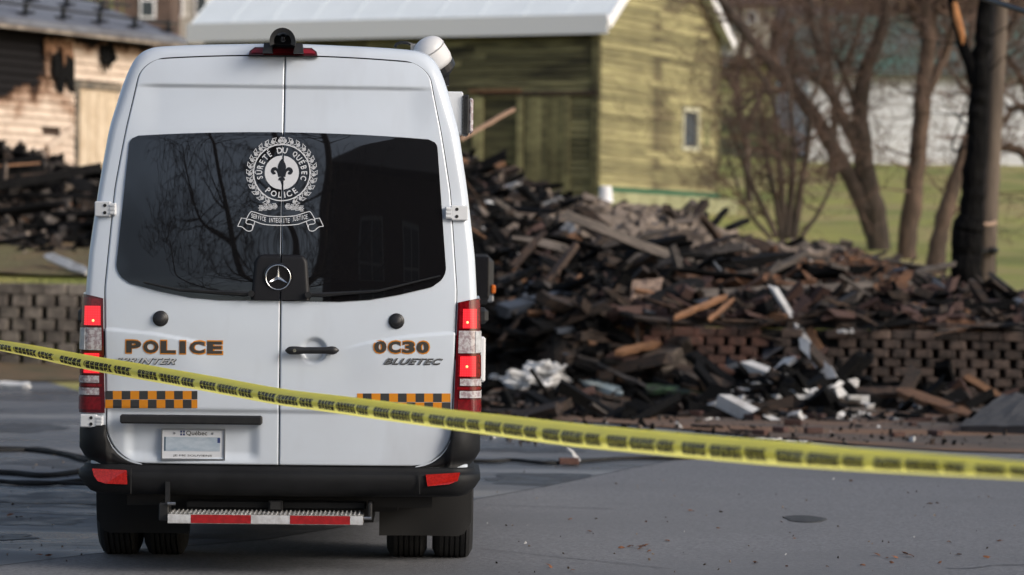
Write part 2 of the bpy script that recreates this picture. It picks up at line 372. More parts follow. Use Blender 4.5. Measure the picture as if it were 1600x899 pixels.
# dirt and grass verges in front of the walls
M_dirt = pm('soiled_verge', (0.10, 0.078, 0.066), 0.95, (0.055, 0.047, 0.043), 1.6, 0.4, 0.6, c3=(0.17, 0.09, 0.05), scale3=0.45, lo3=0.46, hi3=0.60, stretch3=(.6, 1.6, 1), bump=0.7, bscale=30, bdist=.03)
M_verge = pm('brown_grass_verge', (0.17, 0.105, 0.055), 0.95, (0.10, 0.085, 0.042), 1.5, 0.4, 0.62, bump=0.8, bscale=30, bdist=.05)
def strip(name, mat, xa, xb, near, z, label, segs=60):
    mb = MB()
    def fn(a, b):
        x = xa+(xb-xa)*a; y0 = near(x)+.25*noise.noise(Vector((x*.9, 1, z*99))); y1 = ywall(x)+.09
        return (x, y0+(y1-y0)*b, z+.03*b+.012*noise.noise(Vector((x*2, b*9, 0))))
    mb.grid(fn, segs, 10); return struct(mb.build(name, mat, smooth=True), label)
strip('grass_verge', M_verge, -30, -3.2, lambda x: interp(x, [-12, -3.5], [39.6, 39.2]), .02, 'strip of brown and green grass in front of the block wall')
strip('dirt_verge', M_dirt, -3.2, 20, lambda x: interp(x, [-3, -.9, 1, 3.2, 5.5, 9], [38, 32.4, 31.0, 27.5, 26.4, 25.8]), .02, 'soiled gravel verge scattered with ash')

# damp, sooty patches on the street
M_wet = pm('damp_asphalt', (0.03, 0.03, 0.032), 0.35, (0.055, 0.055, 0.058), 3, rough2=.6, spec=.35, bump=.5, bscale=90, bdist=.01)
def blob(name, label, px0, py0, px1, py1, z, seed, mat, amp=.45):
    a = gnd(px0, py1); b = gnd(px1, py1); c = gnd((px0+px1)/2, py0); cx, cy = (a.x+b.x)/2, (a.y+c.y)/2; rx, ry = (b.x-a.x)/2, (c.y-a.y)/2; mb = MB(); n = 72
    for k in range(n):
        t = 2*PI*k/n; r = 1+amp*noise.noise(Vector((math.cos(t)*1.6, math.sin(t)*1.6, seed)))+amp*.5*noise.noise(Vector((math.cos(t)*5, math.sin(t)*5, seed)))
        mb.v.append((cx+rx*r*math.cos(t), cy+ry*r*math.sin(t), z))
    mb.f = [tuple(range(n))]; mb.m = [0]; return struct(mb.build(name, mat), label)
for i, (x0, y0, x1, y1) in enumerate(((-60, 772, 190, 792), (-40, 806, 120, 822), (20, 716, 230, 730), (740, 742, 960, 758), (760, 700, 900, 708), (-80, 836, 60, 846), (-80, 664, 90, 676))): blob('damp_patch', 'dark damp patch on the street', x0, y0, x1, y1, .0058+i*.0003, i*7.3, M_wet)
M_sootd = pm('soot_film', (0.03, 0.027, 0.026), .8, (0.055, 0.048, 0.044), 2.5)
for i, (x0, y0, x1, y1) in enumerate(()): blob('soot_stain', 'black soot washed out from the foot of the heap', x0, y0, x1, y1, .034+i*.003, i*3.1+40, M_sootd, .7)

mb = MB()
def lb_(a, b):
    x = -22+18.2*a; y = ywall(x)+.16+b*8.5; return (x, y, T(x, y)+.035+.03*noise.noise(Vector((x*2, y*2, 0))))
mb.grid(lb_, 60, 40); struct(mb.build('grass_bank', pm('brown_green_bank', (.16, .145, .06), .95, (.13, .09, .05), .9, .4, .62, c3=(.20, .12, .06), scale3=.6, lo3=.5, hi3=.66, bump=.9, bscale=18, bdist=.08), smooth=True), 'brown and green grass bank above the left block wall')
# ------------------------------------------------------------------ the police van
VX = at(438, 450, 16).x
van = empty('police_van', (VX, 16.0, 0.0), math.radians(1.5))
tag(van, 'white high-roofed police van seen from behind with lit red tail lamps', 'van')
VM = Matrix.Translation((VX, 16, 0)) @ Matrix.Rotation(math.radians(1.5), 4, 'Z'); VI = VM.inverted()
def vl(px, py, v=0.0):
    o_, d = ray(px, py); o2 = VI @ o_; d2 = VI.to_3x3() @ d; return o2+d2*((v-o2.y)/d2.y)
_z = np.linspace(.3, 3, 271)
_s = np.interp(_z, [.3, .575, .85, 1.25, 1.45, 2.25, 2.5, 2.62, 2.7, 3], [.05, .035, .02, .025, .04, .155, .20, .235, .27, .45])
_s = np.convolve(np.pad(_s, 6, mode='edge'), np.ones(13)/13, 'valid')
def slant(z): return float(np.interp(z, _z, _s))
def S0(u, z): return slant(z)+.035*u*u+.035*u**4
def vs_(px, py, off=0.0):            # photograph point -> point on the rear surface (u, z)
    v = .1
    for _ in range(5):
        p = vl(px, py, v); v = S0(p.x, p.z)+off
    return p
# outline of body and of doors, taken as left/right averages
def prof(L, R):
    zl = [vs_(x, y) for x, y in L]; zr = [vs_(x, y) for x, y in R]
    zl = sorted((p.z, -p.x) for p in zl); zr = sorted((p.z, p.x) for p in zr)
    zz = np.linspace(max(zl[0][0], zr[0][0]), min(zl[-1][0], zr[-1][0]), 40)
    w = (np.interp(zz, [a for a, b in zl], [b for a, b in zl])+np.interp(zz, [a for a, b in zr], [b for a, b in zr]))/2
    return zz, w
bz, bw = prof([(186, 145), (167, 200), (151, 300), (136, 400), (131, 470), (128, 560), (126, 645)], [(701, 145), (714, 200), (730, 300), (741, 400), (745, 470), (747, 560), (748, 645)])
dz_, dw = prof([(207, 141), (194, 204), (176, 297), (160, 453), (161, 560), (163, 645)], [(674, 129), (688, 201), (702, 297), (712, 453), (708, 560), (705, 645)])
def ext(z, zz, w):
    if z > zz[-1]: return w[-1]+(z-zz[-1])*(w[-1]-w[-6])/(zz[-1]-zz[-6])
    if z < zz[0]: return w[0]
    return float(np.interp(z, zz, w))
def hwB(z): return ext(z, bz, bw)
def hwD(z): return ext(z, dz_, dw)
ZT = vs_(440, 86).z; ZB = vs_(435, 727).z; ZR = ZT+.060   # door top, door bottom, roof line
CR = .10; CB = .20      # corner radii of the door opening
def crown(u, z): return z-.028*(u/.7)**2*sm(2.1, ZT, z)
def wD(z):               # half width of doors with rounded corners
    w = hwD(z)
    if z > ZT-CR:
        t = (z-(ZT-CR))/CR; w = w-CR*1.25*(1-math.sqrt(max(0, 1-t*t)))
    if z < ZB+CB:
        t = (ZB+CB-z)/CB; w = w-CB*(1-math.sqrt(max(0, 1-t*t)))
    return w
ZC1 = vs_(440, 136).z; ZC2 = vs_(440, 641).z
HC = vs_(490, 548); PR = (vs_(192, 660), vs_(408, 722))
BELT = [(abs(vs_(163, 513).x), vs_(163, 513).z), (abs(vs_(240, 521).x), vs_(240, 521).z), (abs(vs_(300, 532).x), vs_(300, 532).z), (abs(vs_(340, 543).x), vs_(340, 543).z)]
BELT = sorted(BELT)
def SD(u, z):
    v = S0(u, z)
    au = abs(u)
    v += .016*sm(ZC1+.010, ZC1-.010, z)*sm(.80, .62, au)*sm(ZC1-.42, ZC1-.05, z)
    v += .014*sm(ZC2+.006, ZC2-.022, z)*sm(.90, .84, au)
    zl = interp(au, [a for a, b in BELT], [b for a, b in BELT]); fade = sm(.30, .50, au)
    d = zl-z
    v += -.011*fade*sm(-.004, .006, d)*sm(.30, .02, d)
    r = math.hypot(u-HC.x, (z-HC.z)); v += .022*sm(.068, .050, r)
    if u < 0:
        inx = sm(PR[0].x-.0, PR[0].x+.06, u)*sm(PR[1].x, PR[1].x-.07, u)*sm(PR[1].z-.01, PR[1].z+.05, z)*sm(PR[0].z+.02, PR[0].z-.012, z)
        v += .022*inx
    return v
def door(sign, name, label):
    mb = MB(); zs = list(np.linspace(ZB, ZB+CB, 26))[:-1]+list(np.arange(ZB+CB, ZT-CR, .0075))+list(np.linspace(ZT-CR, ZT, 14))
    NU = 96; g = .0028
    for z in zs:
        w = wD(z)-.004
        for i in range(NU+1):
            u = sign*(g+(w-g)*i/NU); zz = crown(u, min(z, ZT-.007)); mb.v.append((u, SD(u, zz), zz))
    R = len(zs)
    for j in range(R-1):
        for i in range(NU):
            q = (j*(NU+1)+i, j*(NU+1)+i+1, (j+1)*(NU+1)+i+1, (j+1)*(NU+1)+i); mb.f.append(q if sign > 0 else q[::-1]); mb.m.append(0)
    # turned-in edges, coloured black to paint in the shade of the door gaps
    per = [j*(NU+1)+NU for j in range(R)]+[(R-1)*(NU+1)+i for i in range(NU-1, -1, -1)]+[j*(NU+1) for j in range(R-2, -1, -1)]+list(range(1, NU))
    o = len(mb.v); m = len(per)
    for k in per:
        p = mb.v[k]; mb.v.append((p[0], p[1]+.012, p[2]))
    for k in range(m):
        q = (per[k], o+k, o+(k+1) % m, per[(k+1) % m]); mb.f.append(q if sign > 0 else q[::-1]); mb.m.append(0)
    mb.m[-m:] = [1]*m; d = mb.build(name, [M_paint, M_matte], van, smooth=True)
    me = d.data
    sh = [True]*len(me.polygons)
    for k in range(m): sh[-1-k] = False
    me.polygons.foreach_set('use_smooth', sh)
    return d
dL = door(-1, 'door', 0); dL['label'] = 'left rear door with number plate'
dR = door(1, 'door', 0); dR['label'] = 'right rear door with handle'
# dark seal behind the door gaps
mb = MB(); mb.grid(lambda a, b: ((a*2-1)*.012, SD(0, ZB+(ZT-ZB)*b)+.0055, ZB+(ZT-ZB)*b), 2, 320)
for sg in (-1, 1):
    zs = list(np.linspace(ZB+.001, ZB+CB, 30))+list(np.linspace(ZB+CB, ZT-CR, 60))[1:]+list(np.linspace(ZT-CR, ZT, 24))[1:]
    P_ = [(0, ZB)]+[(wD(z), z) for z in zs]+[(wD(ZT)*(1-k/20), ZT) for k in range(1, 21)]
    o = len(mb.v)
    for i, p in enumerate(P_):
        a = P_[max(0, i-1)]; b = P_[min(len(P_)-1, i+1)]; dx, dy = b[0]-a[0], b[1]-a[1]; l = math.hypot(dx, dy); n_ = (dy/l, -dx/l)
        for e in (-.016, .016):
            u = sg*(p[0]+n_[0]*e); z = crown(u, p[1]+n_[1]*e); mb.v.append((u, SD(sg*p[0], p[1])+.007, z))
    for i in range(len(P_)-1): mb.f.append((o+2*i, o+2*i+1, o+2*i+3, o+2*i+2)); mb.m.append(0)
mb.build('door_seal', M_matte, van)
# body shell: ring of frame round the doors, then flanks and roof running forward
OL = [(186, 145), (192, 128), (199, 111), (207, 95), (217, 83), (229, 76.5), (246, 72.5), (300, 70), (370, 68), (440, 67)]
OR = [(701, 145), (695.5, 128), (689, 111), (681, 97), (671, 87), (659, 81), (641, 77), (585, 72.5), (512, 69.5), (440, 67)]
OO = []
for p_, q_ in zip(OL, OR):
    a_, b_ = vs_(*p_), vs_(*q_); OO.append(((b_.x-a_.x)/2, (a_.z+b_.z)/2))
def openings():
    D = []; O = []; zs0 = OO[0][1]
    for z in np.linspace(ZB-.03, zs0, 70)[:-1]:
        D.append((wD(z) if z > ZB else wD(ZB+.0005), z, z)); O.append((hwB(z)-.05*sm(.80, .70, z), z))
    sm_ = bez(OO, 14)
    Dl = [(wD(z), z) for z in np.linspace(zs0, ZT-CR, 8)[:-1]]+[(wD(ZT-CR+CR*math.sin(k/16*PI/2)), ZT-CR+CR*math.sin(k/16*PI/2)) for k in range(17)]+[(wD(ZT)*(1-k/30), ZT) for k in range(1, 31)]
    def cum(P):
        L = [0]
        for a, b in zip(P[:-1], P[1:]): L.append(L[-1]+math.hypot(b[0]-a[0], b[1]-a[1]))
        return [x/L[-1] for x in L]
    cD = cum(Dl); cO = cum(sm_)
    for p, t in zip(Dl, cD):
        D.append((p[0], p[1], p[1])); O.append((interp(t, cO, [q[0] for q in sm_]), interp(t, cO, [q[1] for q in sm_])))
    D[-1] = (0, ZT, ZT); O[-1] = (0, sm_[-1][1])
    return D, O
def crO(u, z): return z
def bez(pts, n=10):
    out = []
    for i in range(0, len(pts)-1):
        for k in range(n):
            t = k/n; a = pts[max(i-1, 0)]; b = pts[i]; c = pts[i+1]; d = pts[min(i+2, len(pts)-1)]
            out.append(tuple(.5*((2*b[j])+(-a[j]+c[j])*t+(2*a[j]-5*b[j]+4*c[j]-d[j])*t*t+(-a[j]+3*b[j]-3*c[j]+d[j])*t**3) for j in (0, 1)))
    out.append(pts[-1]); return out
Dn, On = openings()
def rcorner(k):      # corner radius grows towards the roof
    return .040+.02*sm(1.9, 2.6, On[k][1])
NT = 12
def frame_pt(k, t, sgn, off=0):
    du, dz0, _ = Dn[k]; ou, oz = On[k]
    D = Vector((du, 0, crown(du, dz0))); O = Vector((ou, 0, crO(ou, oz))); w = (O-D).length; r = min(rcorner(k), w*.92)
    q = D.lerp(O, t); d = (1-t)*w
    c = (r-math.sqrt(max(0, r*r-(r-d)**2))) if d < r else 0
    return Vector((sgn*q.x, S0(q.x, q.z)+c, q.z))
def rings(sgn):
    R = []
    for k in range(len(Dn)):
        col = []
        du, dz0, _ = Dn[k]; ou, oz = On[k]; w = (Vector((ou, crO(ou, oz)))-Vector((du, crown(du, dz0)))).length; r = rcorner(k)
        p0 = frame_pt(k, 0, sgn); pass
        r = min(r, w*.92); ts = sorted([0, .5*(w-r)/w, (w-r)/w] + [1-(r*(1-math.sin(th)))/w for th in np.linspace(.15, PI/2, 9)])
        for t in ts: col.append(frame_pt(k, max(0, min(1, t)), sgn))
        base = col[-1]
        for v in (.8, 1.6, 3.0, 4.6, 5.0, 5.3, 5.6, 5.9, 6.2, 6.5, 6.75, 6.9):
            zt = interp(v, [5.0, 5.3, 6.1, 6.2, 6.75, 6.9], [9, 2.55, 1.42, 1.34, 1.15, .95]); z = min(base.z, zt)
            wf = interp(v, [4.6, 6.2, 6.75, 6.9], [1, .97, .90, .80]); narrow = 1 if v < 5 else 1
            uu = base.x*wf*narrow
            col.append(Vector((uu, v, z)))
        R.append(col)
    return R
mb = MB()
for sgn in (1, -1):
    R = rings(sgn); m = len(R[0]); o = len(mb.v)
    for col in R: mb.v.extend([tuple(p) for p in col])
    for k in range(len(R)-1):
        for i in range(m-1):
            q = (o+k*m+i, o+k*m+i+1, o+(k+1)*m+i+1, o+(k+1)*m+i); mb.f.append(q[::-1] if sgn < 0 else q); mb.m.append(0)
body = mb.build('body', M_paint, van, smooth=True, recalc=True)
# front of the van: nose, windscreen
mb = MB(); mb.box((0, 6.86, .62), (1.5, .10, .62)); mb.box((0, 5.6, .55), (1.86, 2.4, .30)); mb.build('nose', M_paint, van)
mb = MB(); mb.grid(lambda a, b: ((a*2-1)*(.78-.08*b), 6.12-.80*b-.008, 1.40+1.12*b+.012), 8, 6); mb.build('windscreen', M_glass, van)
# underbody
mb = MB(); mb.box((0, 3.4, .42), (1.2, 6.2, .22)); mb.box((0, .45, .42), (1.55, .5, .16)); mb.box((0, 1.15, .36), (1.5, .16, .16)); mb.box((0.3, .6, .36), (.35, .5, .22))
mb.box((0, 3.4, .56), (1.84, 6.4, .06)); mb.box((-.85,3.3,.5),(.1,3.2,.2)); mb.box((.85,3.3,.5),(.1,3.2,.2))  # unseen floor panel added to block light and deepen the shadow below
mb.build('chassis_and_shade_floor', M_matte, van)
# wheels
def wheel(u, v, name='wheel'):
    w = .215; r = .36; T_ = Matrix.Translation((u, v, r)) @ Matrix.Rotation(PI/2, 4, 'Y')
    pr = [(.17, -w/2+.03), (.24, -w/2), (.31, -w/2), (.345, -w/2+.018), (.357, -w/2+.035)]
    for i in range(5):
        a = -w/2+.038+i*(w-.076)/5; b = a+(w-.076)/5
        pr += [(.359, a+.002), (.359, b-.008), (.349, b-.006), (.349, b-.001)]
    pr += [(.357, w/2-.035), (.345, w/2-.018), (.31, w/2), (.24, w/2), (.17, w/2-.03)]
    mb = MB(); mb.lathe(pr, T_, 56); t = mb.build(name, M_rub, van, smooth=False)
    mb = MB(); mb.lathe([(.05, -w/2+.05), (.16, -w/2+.045), (.17, -w/2+.03), (.17, w/2-.03), (.16, w/2-.045), (.05, w/2-.05)], T_, 28); mb.build('rim', M_greymetal, t, smooth=True)
for u in (-.888, -.645, .645, .888): wheel(u, 1.13)
for u in (-.80, .80): wheel(u, 5.55)
# mud flaps
for sg in (-1, 1):
    mb = MB(); x0, x1 = .50, .985
    def mf(a, b, back=0):
        u = x0+(x1-x0)*a; zb = .150+.03*sm(.85, 1, a); zt = .52; z = zb+(zt-zb)*b
        rc = .03*sm(.93, 1.0, a)*sm(.15, 0, b)
        return (sg*(u-rc), .70+.02*math.sin(a*5)*(1-b)+.03*(1-b)+back+.03*a*a, z)
    mb.grid(lambda a, b: mf(a, b), 14, 8); mb.grid(lambda a, b: mf(a, b, .012), 14, 8)
    mb.build('mud_flap', M_flap, van, smooth=True)
# bumper: profile swept round the rear
ZBB = vl(437, 778, 0).z
def bump_path(s):    # s in -1..1 -> (u, v, |u| fraction)
    a = abs(s); sg = 1 if s >= 0 else -1
    if a < .62: return (sg*a/.62*.86, .00+.03*(a/.62)**2)
    if a < .86:
        th = (a-.62)/.24*PI/2; return (sg*(.86+.145*math.sin(th)), .03+.16*(1-math.cos(th)))
    return (sg*(1.005), .19+(a-.86)/.14*.5)
def bump_top(u):
    au = abs(u)
    if au < .62: return ZB-.006
    if au < hwD(.8)-.002:
        x = au-(hwD(.8)-CB); 
        return ZB-.006 if x < 0 else ZB-.006+CB-math.sqrt(max(0, CB*CB-x*x))
    return vl(705, 671, .05).z+.004
mb = MB(); NS = 180; prf = [(0, .10), (.03, .05), (.10, .022), (.30, .004), (.55, -.004), (.74, -.002), (.80, .006), (.84, .022), (.93, .026), (1, .03), (1, .06)]
for i in range(NS+1):
    s = -1+2*i/NS; u, v = bump_path(s); zt = bump_top(u); a = abs(s)
    zl_ = ZBB+.008*a+(.05*sm(.80, 1, a)); zm = ZB-.006
    nx_ = Vector((0, 1)) if a < .62 else (Vector((-math.copysign(1, s)*math.sin(min(1, (a-.62)/.24)*PI/2), math.cos(min(1, (a-.62)/.24)*PI/2))))
    for k, (f, ins) in enumerate(prf):
        z = zl_+(zm-zl_)*f
        ex = ins-.012+.055*sm(.66, .86, a)*(1-min(1, f/.6))**1.6
        mb.v.append((u+nx_.x*ex, v+nx_.y*ex, z))
    # upper corner part
    for k in range(1, 6):
        z = zm+(zt-zm)*k/5; ex = (.012 if k < 2 else -.012)*(sm(.60, .70, a))+(.03 if a < .62 else 0)
        mb.v.append((u+nx_.x*ex, v+nx_.y*ex+(.02 if k == 5 else 0), z))
m = len(prf)+5
for i in range(NS):
    for k in range(m-1): mb.f.append((i*m+k, (i+1)*m+k, (i+1)*m+k+1, i*m+k+1)); mb.m.append(0)
bp = mb.build('bumper', M_bump, van, smooth=True, recalc=True)
# bumper joints
for px in (205, 656):
    p = vl(px, 752, 0); mb = MB(); mb.box((p.x, -.017+.02*p.x*p.x, p.z), (.004, .006, .13)); mb.build('bumper_joint', M_matte, van)
def poly_px(name, pts, v, mat, parent, th=.006, rnd=None):
    P = [vl(x, y, v) for x, y in pts]; m = len(P); mb = MB()
    mb.v = [(p.x, v, p.z) for p in P]+[(p.x, v+th, p.z) for p in P]
    mb.f = [tuple(range(m))]+[(k, k+m, (k+1) % m+m, (k+1) % m) for k in range(m)]; mb.m = [0]*(m+1)
    return mb.build(name, mat, parent, recalc=True)
# reflectors follow the corner
for pts in (((143, 733), (198, 735), (199, 757), (165, 756), (152, 752), (146, 744)), ((665, 742), (719, 739), (715, 752), (702, 757), (668, 760))):
    P = [vl(x, y, -.0) for x, y in pts]; mb = MB()
    def bv(u):
        a = abs(u)
        return .03*(a/.86)**2 if a < .86 else .03+.16*(1-math.sqrt(max(0, 1-min(1, (a-.86)/.15)**2)))
    f = [(p.x, bv(p.x)-.028, p.z) for p in P]; m = len(f)
    mb.v = f+[(x, y+.02, z) for x, y, z in f]; mb.f = [tuple(range(m))]+[(k, k+m, (k+1) % m+m, (k+1) % m) for k in range(m)]; mb.m = [0]*(m+1)
    mb.build('bumper_reflector', M_reflector, van, recalc=True)
# ---- rear windows: one pane in each door
def wb(px, py): p = vs_(px, py); return p
WT = vs_(438, 207).z
def side_u(z): return interp(z, [vs_(183, 425).z, vs_(205, 222).z], [(abs(vs_(178, 425).x)+vs_(695, 415).x)/2, (abs(vs_(199, 222).x)+vs_(680, 228).x)/2])
BT = sorted([(abs(vs_(x, y).x), vs_(x, y).z) for x, y in ((200, 448), (240, 457), (300, 466), (345, 469.5), (436, 470.5))]+[(abs(vs_(x, y).x), vs_(x, y).z) for x, y in ((672, 445), (630, 457), (560, 468))])
def wbot(u):
    a = abs(u); z = interp(a, [0, .30, .45, .60, .75, .83], [vs_(436, 470.5).z]*2+[vs_(300, 466.5).z+.004, vs_(240, 456).z, vs_(200, 444).z, vs_(183, 434).z])
    return z
def wtop(u): return WT-.030*(abs(u)/.8)**2
def win_pt(a, b, sgn, off, inset=0):     # a across 0..1 from seam, b up
    us = .006+inset*.3; r = .045
    # vertical coordinate first
    zc = lambda u, b: wbot(u)+inset+(wtop(u)-wbot(u)-2*inset)*b
    u = us; um = .85
    for _ in range(4):
        z = zc(u, b); um = side_u(z)-inset
        dt = (1-b)*(WT-1.42); db = b*(WT-1.42)
        if dt < r: um -= r-math.sqrt(max(0, r*r-(r-dt)**2))
        rb = .085
        if db < rb: um -= (rb-math.sqrt(max(0, rb*rb-(rb-db)**2)))*.8
        u = us+(um-us)*a
    z = zc(u, b)
    return Vector((sgn*u, S0(u, z)-off-.0*a, z))
# slight waviness and crown of real tempered glass, larger near the plinth
for sgn, dd in ((-1, dL), (1, dR)):
    mb = MB()
    def gp(a, b):
        p = win_pt(a, b, sgn, .004)
        p.y += .0004*noise.noise(Vector((p.x*3.1, p.z*3.1, 2)))+.0006*math.sin(p.z*16)*math.exp(-abs(p.x)*9)+.018*(p.z-1.8)**2-.0045
        return p
    mb.grid(gp, 60, 60, flip=sgn < 0)
    g = mb.build('rear_window', M_glass, dd, smooth=True)
    mb = MB()      # rubber edge
    per = [(0, k/40) for k in range(41)]+[(k/40, 1) for k in range(1, 41)]+[(1, 1-k/60) for k in range(1, 61)]+[(1-k/40, 0) for k in range(1, 41)]
    o = 0
    for a, b in per: p = win_pt(a, b, sgn, .0045); mb.v.append(tuple(p)); mb.v.append((p.x*1.003, S0(p.x, p.z)+.03, p.z))
    m = len(per)
    for k in range(m-1): mb.f.append((2*k, 2*k+1, 2*k+3, 2*k+2)); mb.m.append(0)
    mb.build('window_edge', M_matte, dd)
# central plinth (two halves) with star emblem
PT = vs_(436, 398).z; PB = vs_(436, 470).z
for sgn, dd in ((-1, dL), (1, dR)):
    mb = MB()
    def pp(a, b):
        z = PB+.003+(PT-PB)*b; r = .05; w = .150-.018*b; d = (1-b)*(PT-PB)
        if d < r: w -= r-math.sqrt(max(0, r*r-(r-d)**2))
        u = .004+(w-.004)*a; e = min(1, min((1-a)*w/.02, (1-b)*(PT-PB)/.02)); e = math.sqrt(max(0, e*(2-e))) if e < 1 else 1
        return Vector((sgn*u, S0(u, z)-.003-.020*e, z))
    mb.grid(pp, 20, 24, flip=sgn < 0); mb.build('emblem_plinth', pm('plinth_plastic', (.007, .007, .009), .5, spec=.3), dd, smooth=True)
# surface decals -------------------------------------------------------------
def decal(parent, name, mat, loops_or_mesh, off, surf=None):
    vs2, fs = loops_or_mesh; surf = surf or SD
    mb = MB(); mb.v = [(u, surf(u, z)-off, z) for u, z in vs2]; mb.f = [tuple(f) for f in fs]; mb.m = [0]*len(fs)
    return mb.build(name, mat, parent)
def GSo(u, z): return .0004*noise.noise(Vector((u*3.1, z*3.1, 2)))+.0006*math.sin(z*16)*math.exp(-abs(u)*9)+.018*(z-1.8)**2-.0045
def SG(u, z): return S0(u, z)-.005+GSo(u, z)
def ring2(c, r0, r1, n=72, a0=0, a1=2*PI):
    v = []; f = []
    for k in range(n+1):
        a = a0+(a1-a0)*k/n
        v += [(c[0]+r0*math.sin(a), c[1]+r0*math.cos(a)), (c[0]+r1*math.sin(a), c[1]+r1*math.cos(a))]
    for k in range(n): f.append((2*k, 2*k+2, 2*k+3, 2*k+1)[::-1])
    return v, f
def line2(pts, w, closed=False):
    v = []; f = []; m = len(pts)
    for i, p in enumerate(pts):
        a = pts[(i-1) % m] if closed or i > 0 else p; b = pts[(i+1) % m] if closed or i < m-1 else p
        dx, dy = b[0]-a[0], b[1]-a[1]; l = math.hypot(dx, dy) or 1
        v += [(p[0]-dy/l*w/2, p[1]+dx/l*w/2), (p[0]+dy/l*w/2, p[1]-dx/l*w/2)]
    for i in range(m if closed else m-1):
        j = (i+1) % m; f.append((2*i+1, 2*j+1, 2*j, 2*i))
    return v, f
def join2(*L):
    v = []; f = []
    for a, b in L:
        o = len(v); v += list(a); f += [tuple(i+o for i in q) for q in b]
    return v, f
def fit_text(txt, cx, cz, w, h, offset=0, shear=0, space=1.0):
    vs, fs = text2d(txt, 1.0, offset, shear=shear, space=space); a, b, c, d = bbox2(vs)
    return [((x-(a+b)/2)/(b-a)*w+cx, (y-(c+d)/2)/(d-c)*h+cz) for x, y in vs], fs
def px_box(x0, y0, x1, y1):
    a = vs_(x0, y0); b = vs_(x1, y1); return (a.x+b.x)/2, (a.z+b.z)/2, abs(b.x-a.x), abs(a.z-b.z)
def spaced(txt, x0, y0, x1, y1, off, mat, lvl, name, parent, widths=None):
    cx, cz, w, h = px_box(x0, y0, x1, y1); n = len(txt)
    ws = [bbox2(text2d(c, 1.0, 0.0)[0]) for c in txt]; cw = [(.62 if c in 'I1' else 1.0) for c in txt]; gap = .16
    tot = sum(cw)+gap*(n-1); x = cx-w/2; L = []
    for c, q in zip(txt, cw):
        ww = q/tot*w; grow = (lvl-.0)
        if c == 'I':
            x_c = x+ww/2; bw_ = ww*.62/2+off; vv = [(x_c+e*bw_, cz-h/2-off+(h+2*off)*q_/8) for q_ in range(9) for e in (-1, 1)]; L.append((vv, [(2*q_, 2*q_+1, 2*q_+3, 2*q_+2) for q_ in range(8)]))
        else:
            vs, fs = text2d(c, 1.0, .045+off*2.2*5); a, b, c1, d = bbox2(vs)
            L.append(([((p-(a+b)/2)/(b-a)*(ww+2*off)+x+ww/2, (s-(c1+d)/2)/(d-c1)*(h+2*off)+cz) for p, s in vs], fs))
        x += ww+gap/tot*w
    return decal(parent, name, mat, join2(*L), lvl)
spaced('POLICE', 197, 531, 348, 554, .003, M_orange, .0022, 'lettering_outline', dL)
spaced('POLICE', 198, 532, 347, 553, 0, M_letter, .0038, 'lettering', dL)
spaced('0C30', 584, 532, 671, 553, .003, M_orange, .0022, 'lettering_outline', dR)
spaced('0C30', 585, 533, 670, 552, 0, M_letter, .0038, 'lettering', dR)
def raised(txt, x0, y0, x1, y1, mat, parent, name, off=.006):
    cx, cz, w, h = px_box(x0, y0, x1, y1); vs, fs = fit_text(txt, cx, cz, w, h, .012, .45, 1.1)
    v3, f3 = fit_text(txt, cx, cz, w*1.015, h*1.12, .035, .45, 1.1)
    dk = [(u+.0015, z-.0025) for u, z in v3]
    decal(parent, 'badge_shadow_edge', M_black, (dk, f3), off*.45)
    return decal(parent, name, mat, (vs, fs), off)
raised('SPRINTER', 178, 558.5, 275, 569, M_silver, dL, 'model_lettering')
raised('BLUETEC', 600, 559.5, 691, 569.5, M_greymetal, dR, 'model_lettering')
# chequered bands, cut out square by square
def cheq(x0, x1, y0, y1, edges, first_dark, parent, vfun=None):
    ym = (y0+y1)/2
    for row in range(2):
        ya, yb = (y0, ym-.3) if row == 0 else (ym+.3, y1); dk = first_dark if row == 0 else not first_dark
        for a, b in zip(edges[:-1], edges[1:]):
            p = vs_(a, ya); q = vs_(b, ya); r = vs_(b, yb); s = vs_(a, yb); v = []
            f = []; N = 4
            for j in range(N+1):
                for i in range(N+1):
                    t = p.lerp(q, i/N).lerp(s.lerp(r, i/N), j/N); v.append((t.x, t.z))
            for j in range(N):
                for i in range(N): f.append(((j+1)*(N+1)+i, (j+1)*(N+1)+i+1, j*(N+1)+i+1, j*(N+1)+i))
            decal(parent, 'vinyl_square', M_darkv if dk else M_orange, (v, f), .0015); dk = not dk
cheq(164, 309, 611, 638, [164.5, 176.5]+[176.5+13.65*k for k in range(1, 10)]+[308.5], True, dL)
cheq(558, 704, 615, 642.5, [558, 567]+[567+13.7*k for k in range(1, 10)]+[704], False, dR)
# ---- crest on the glass
mpx = 16.2/4976.0
c0 = vs_(440.5, 270); CC = (c0.x, c0.z)
parts = [ring2(CC, 43.0*mpx, 44.6*mpx)]
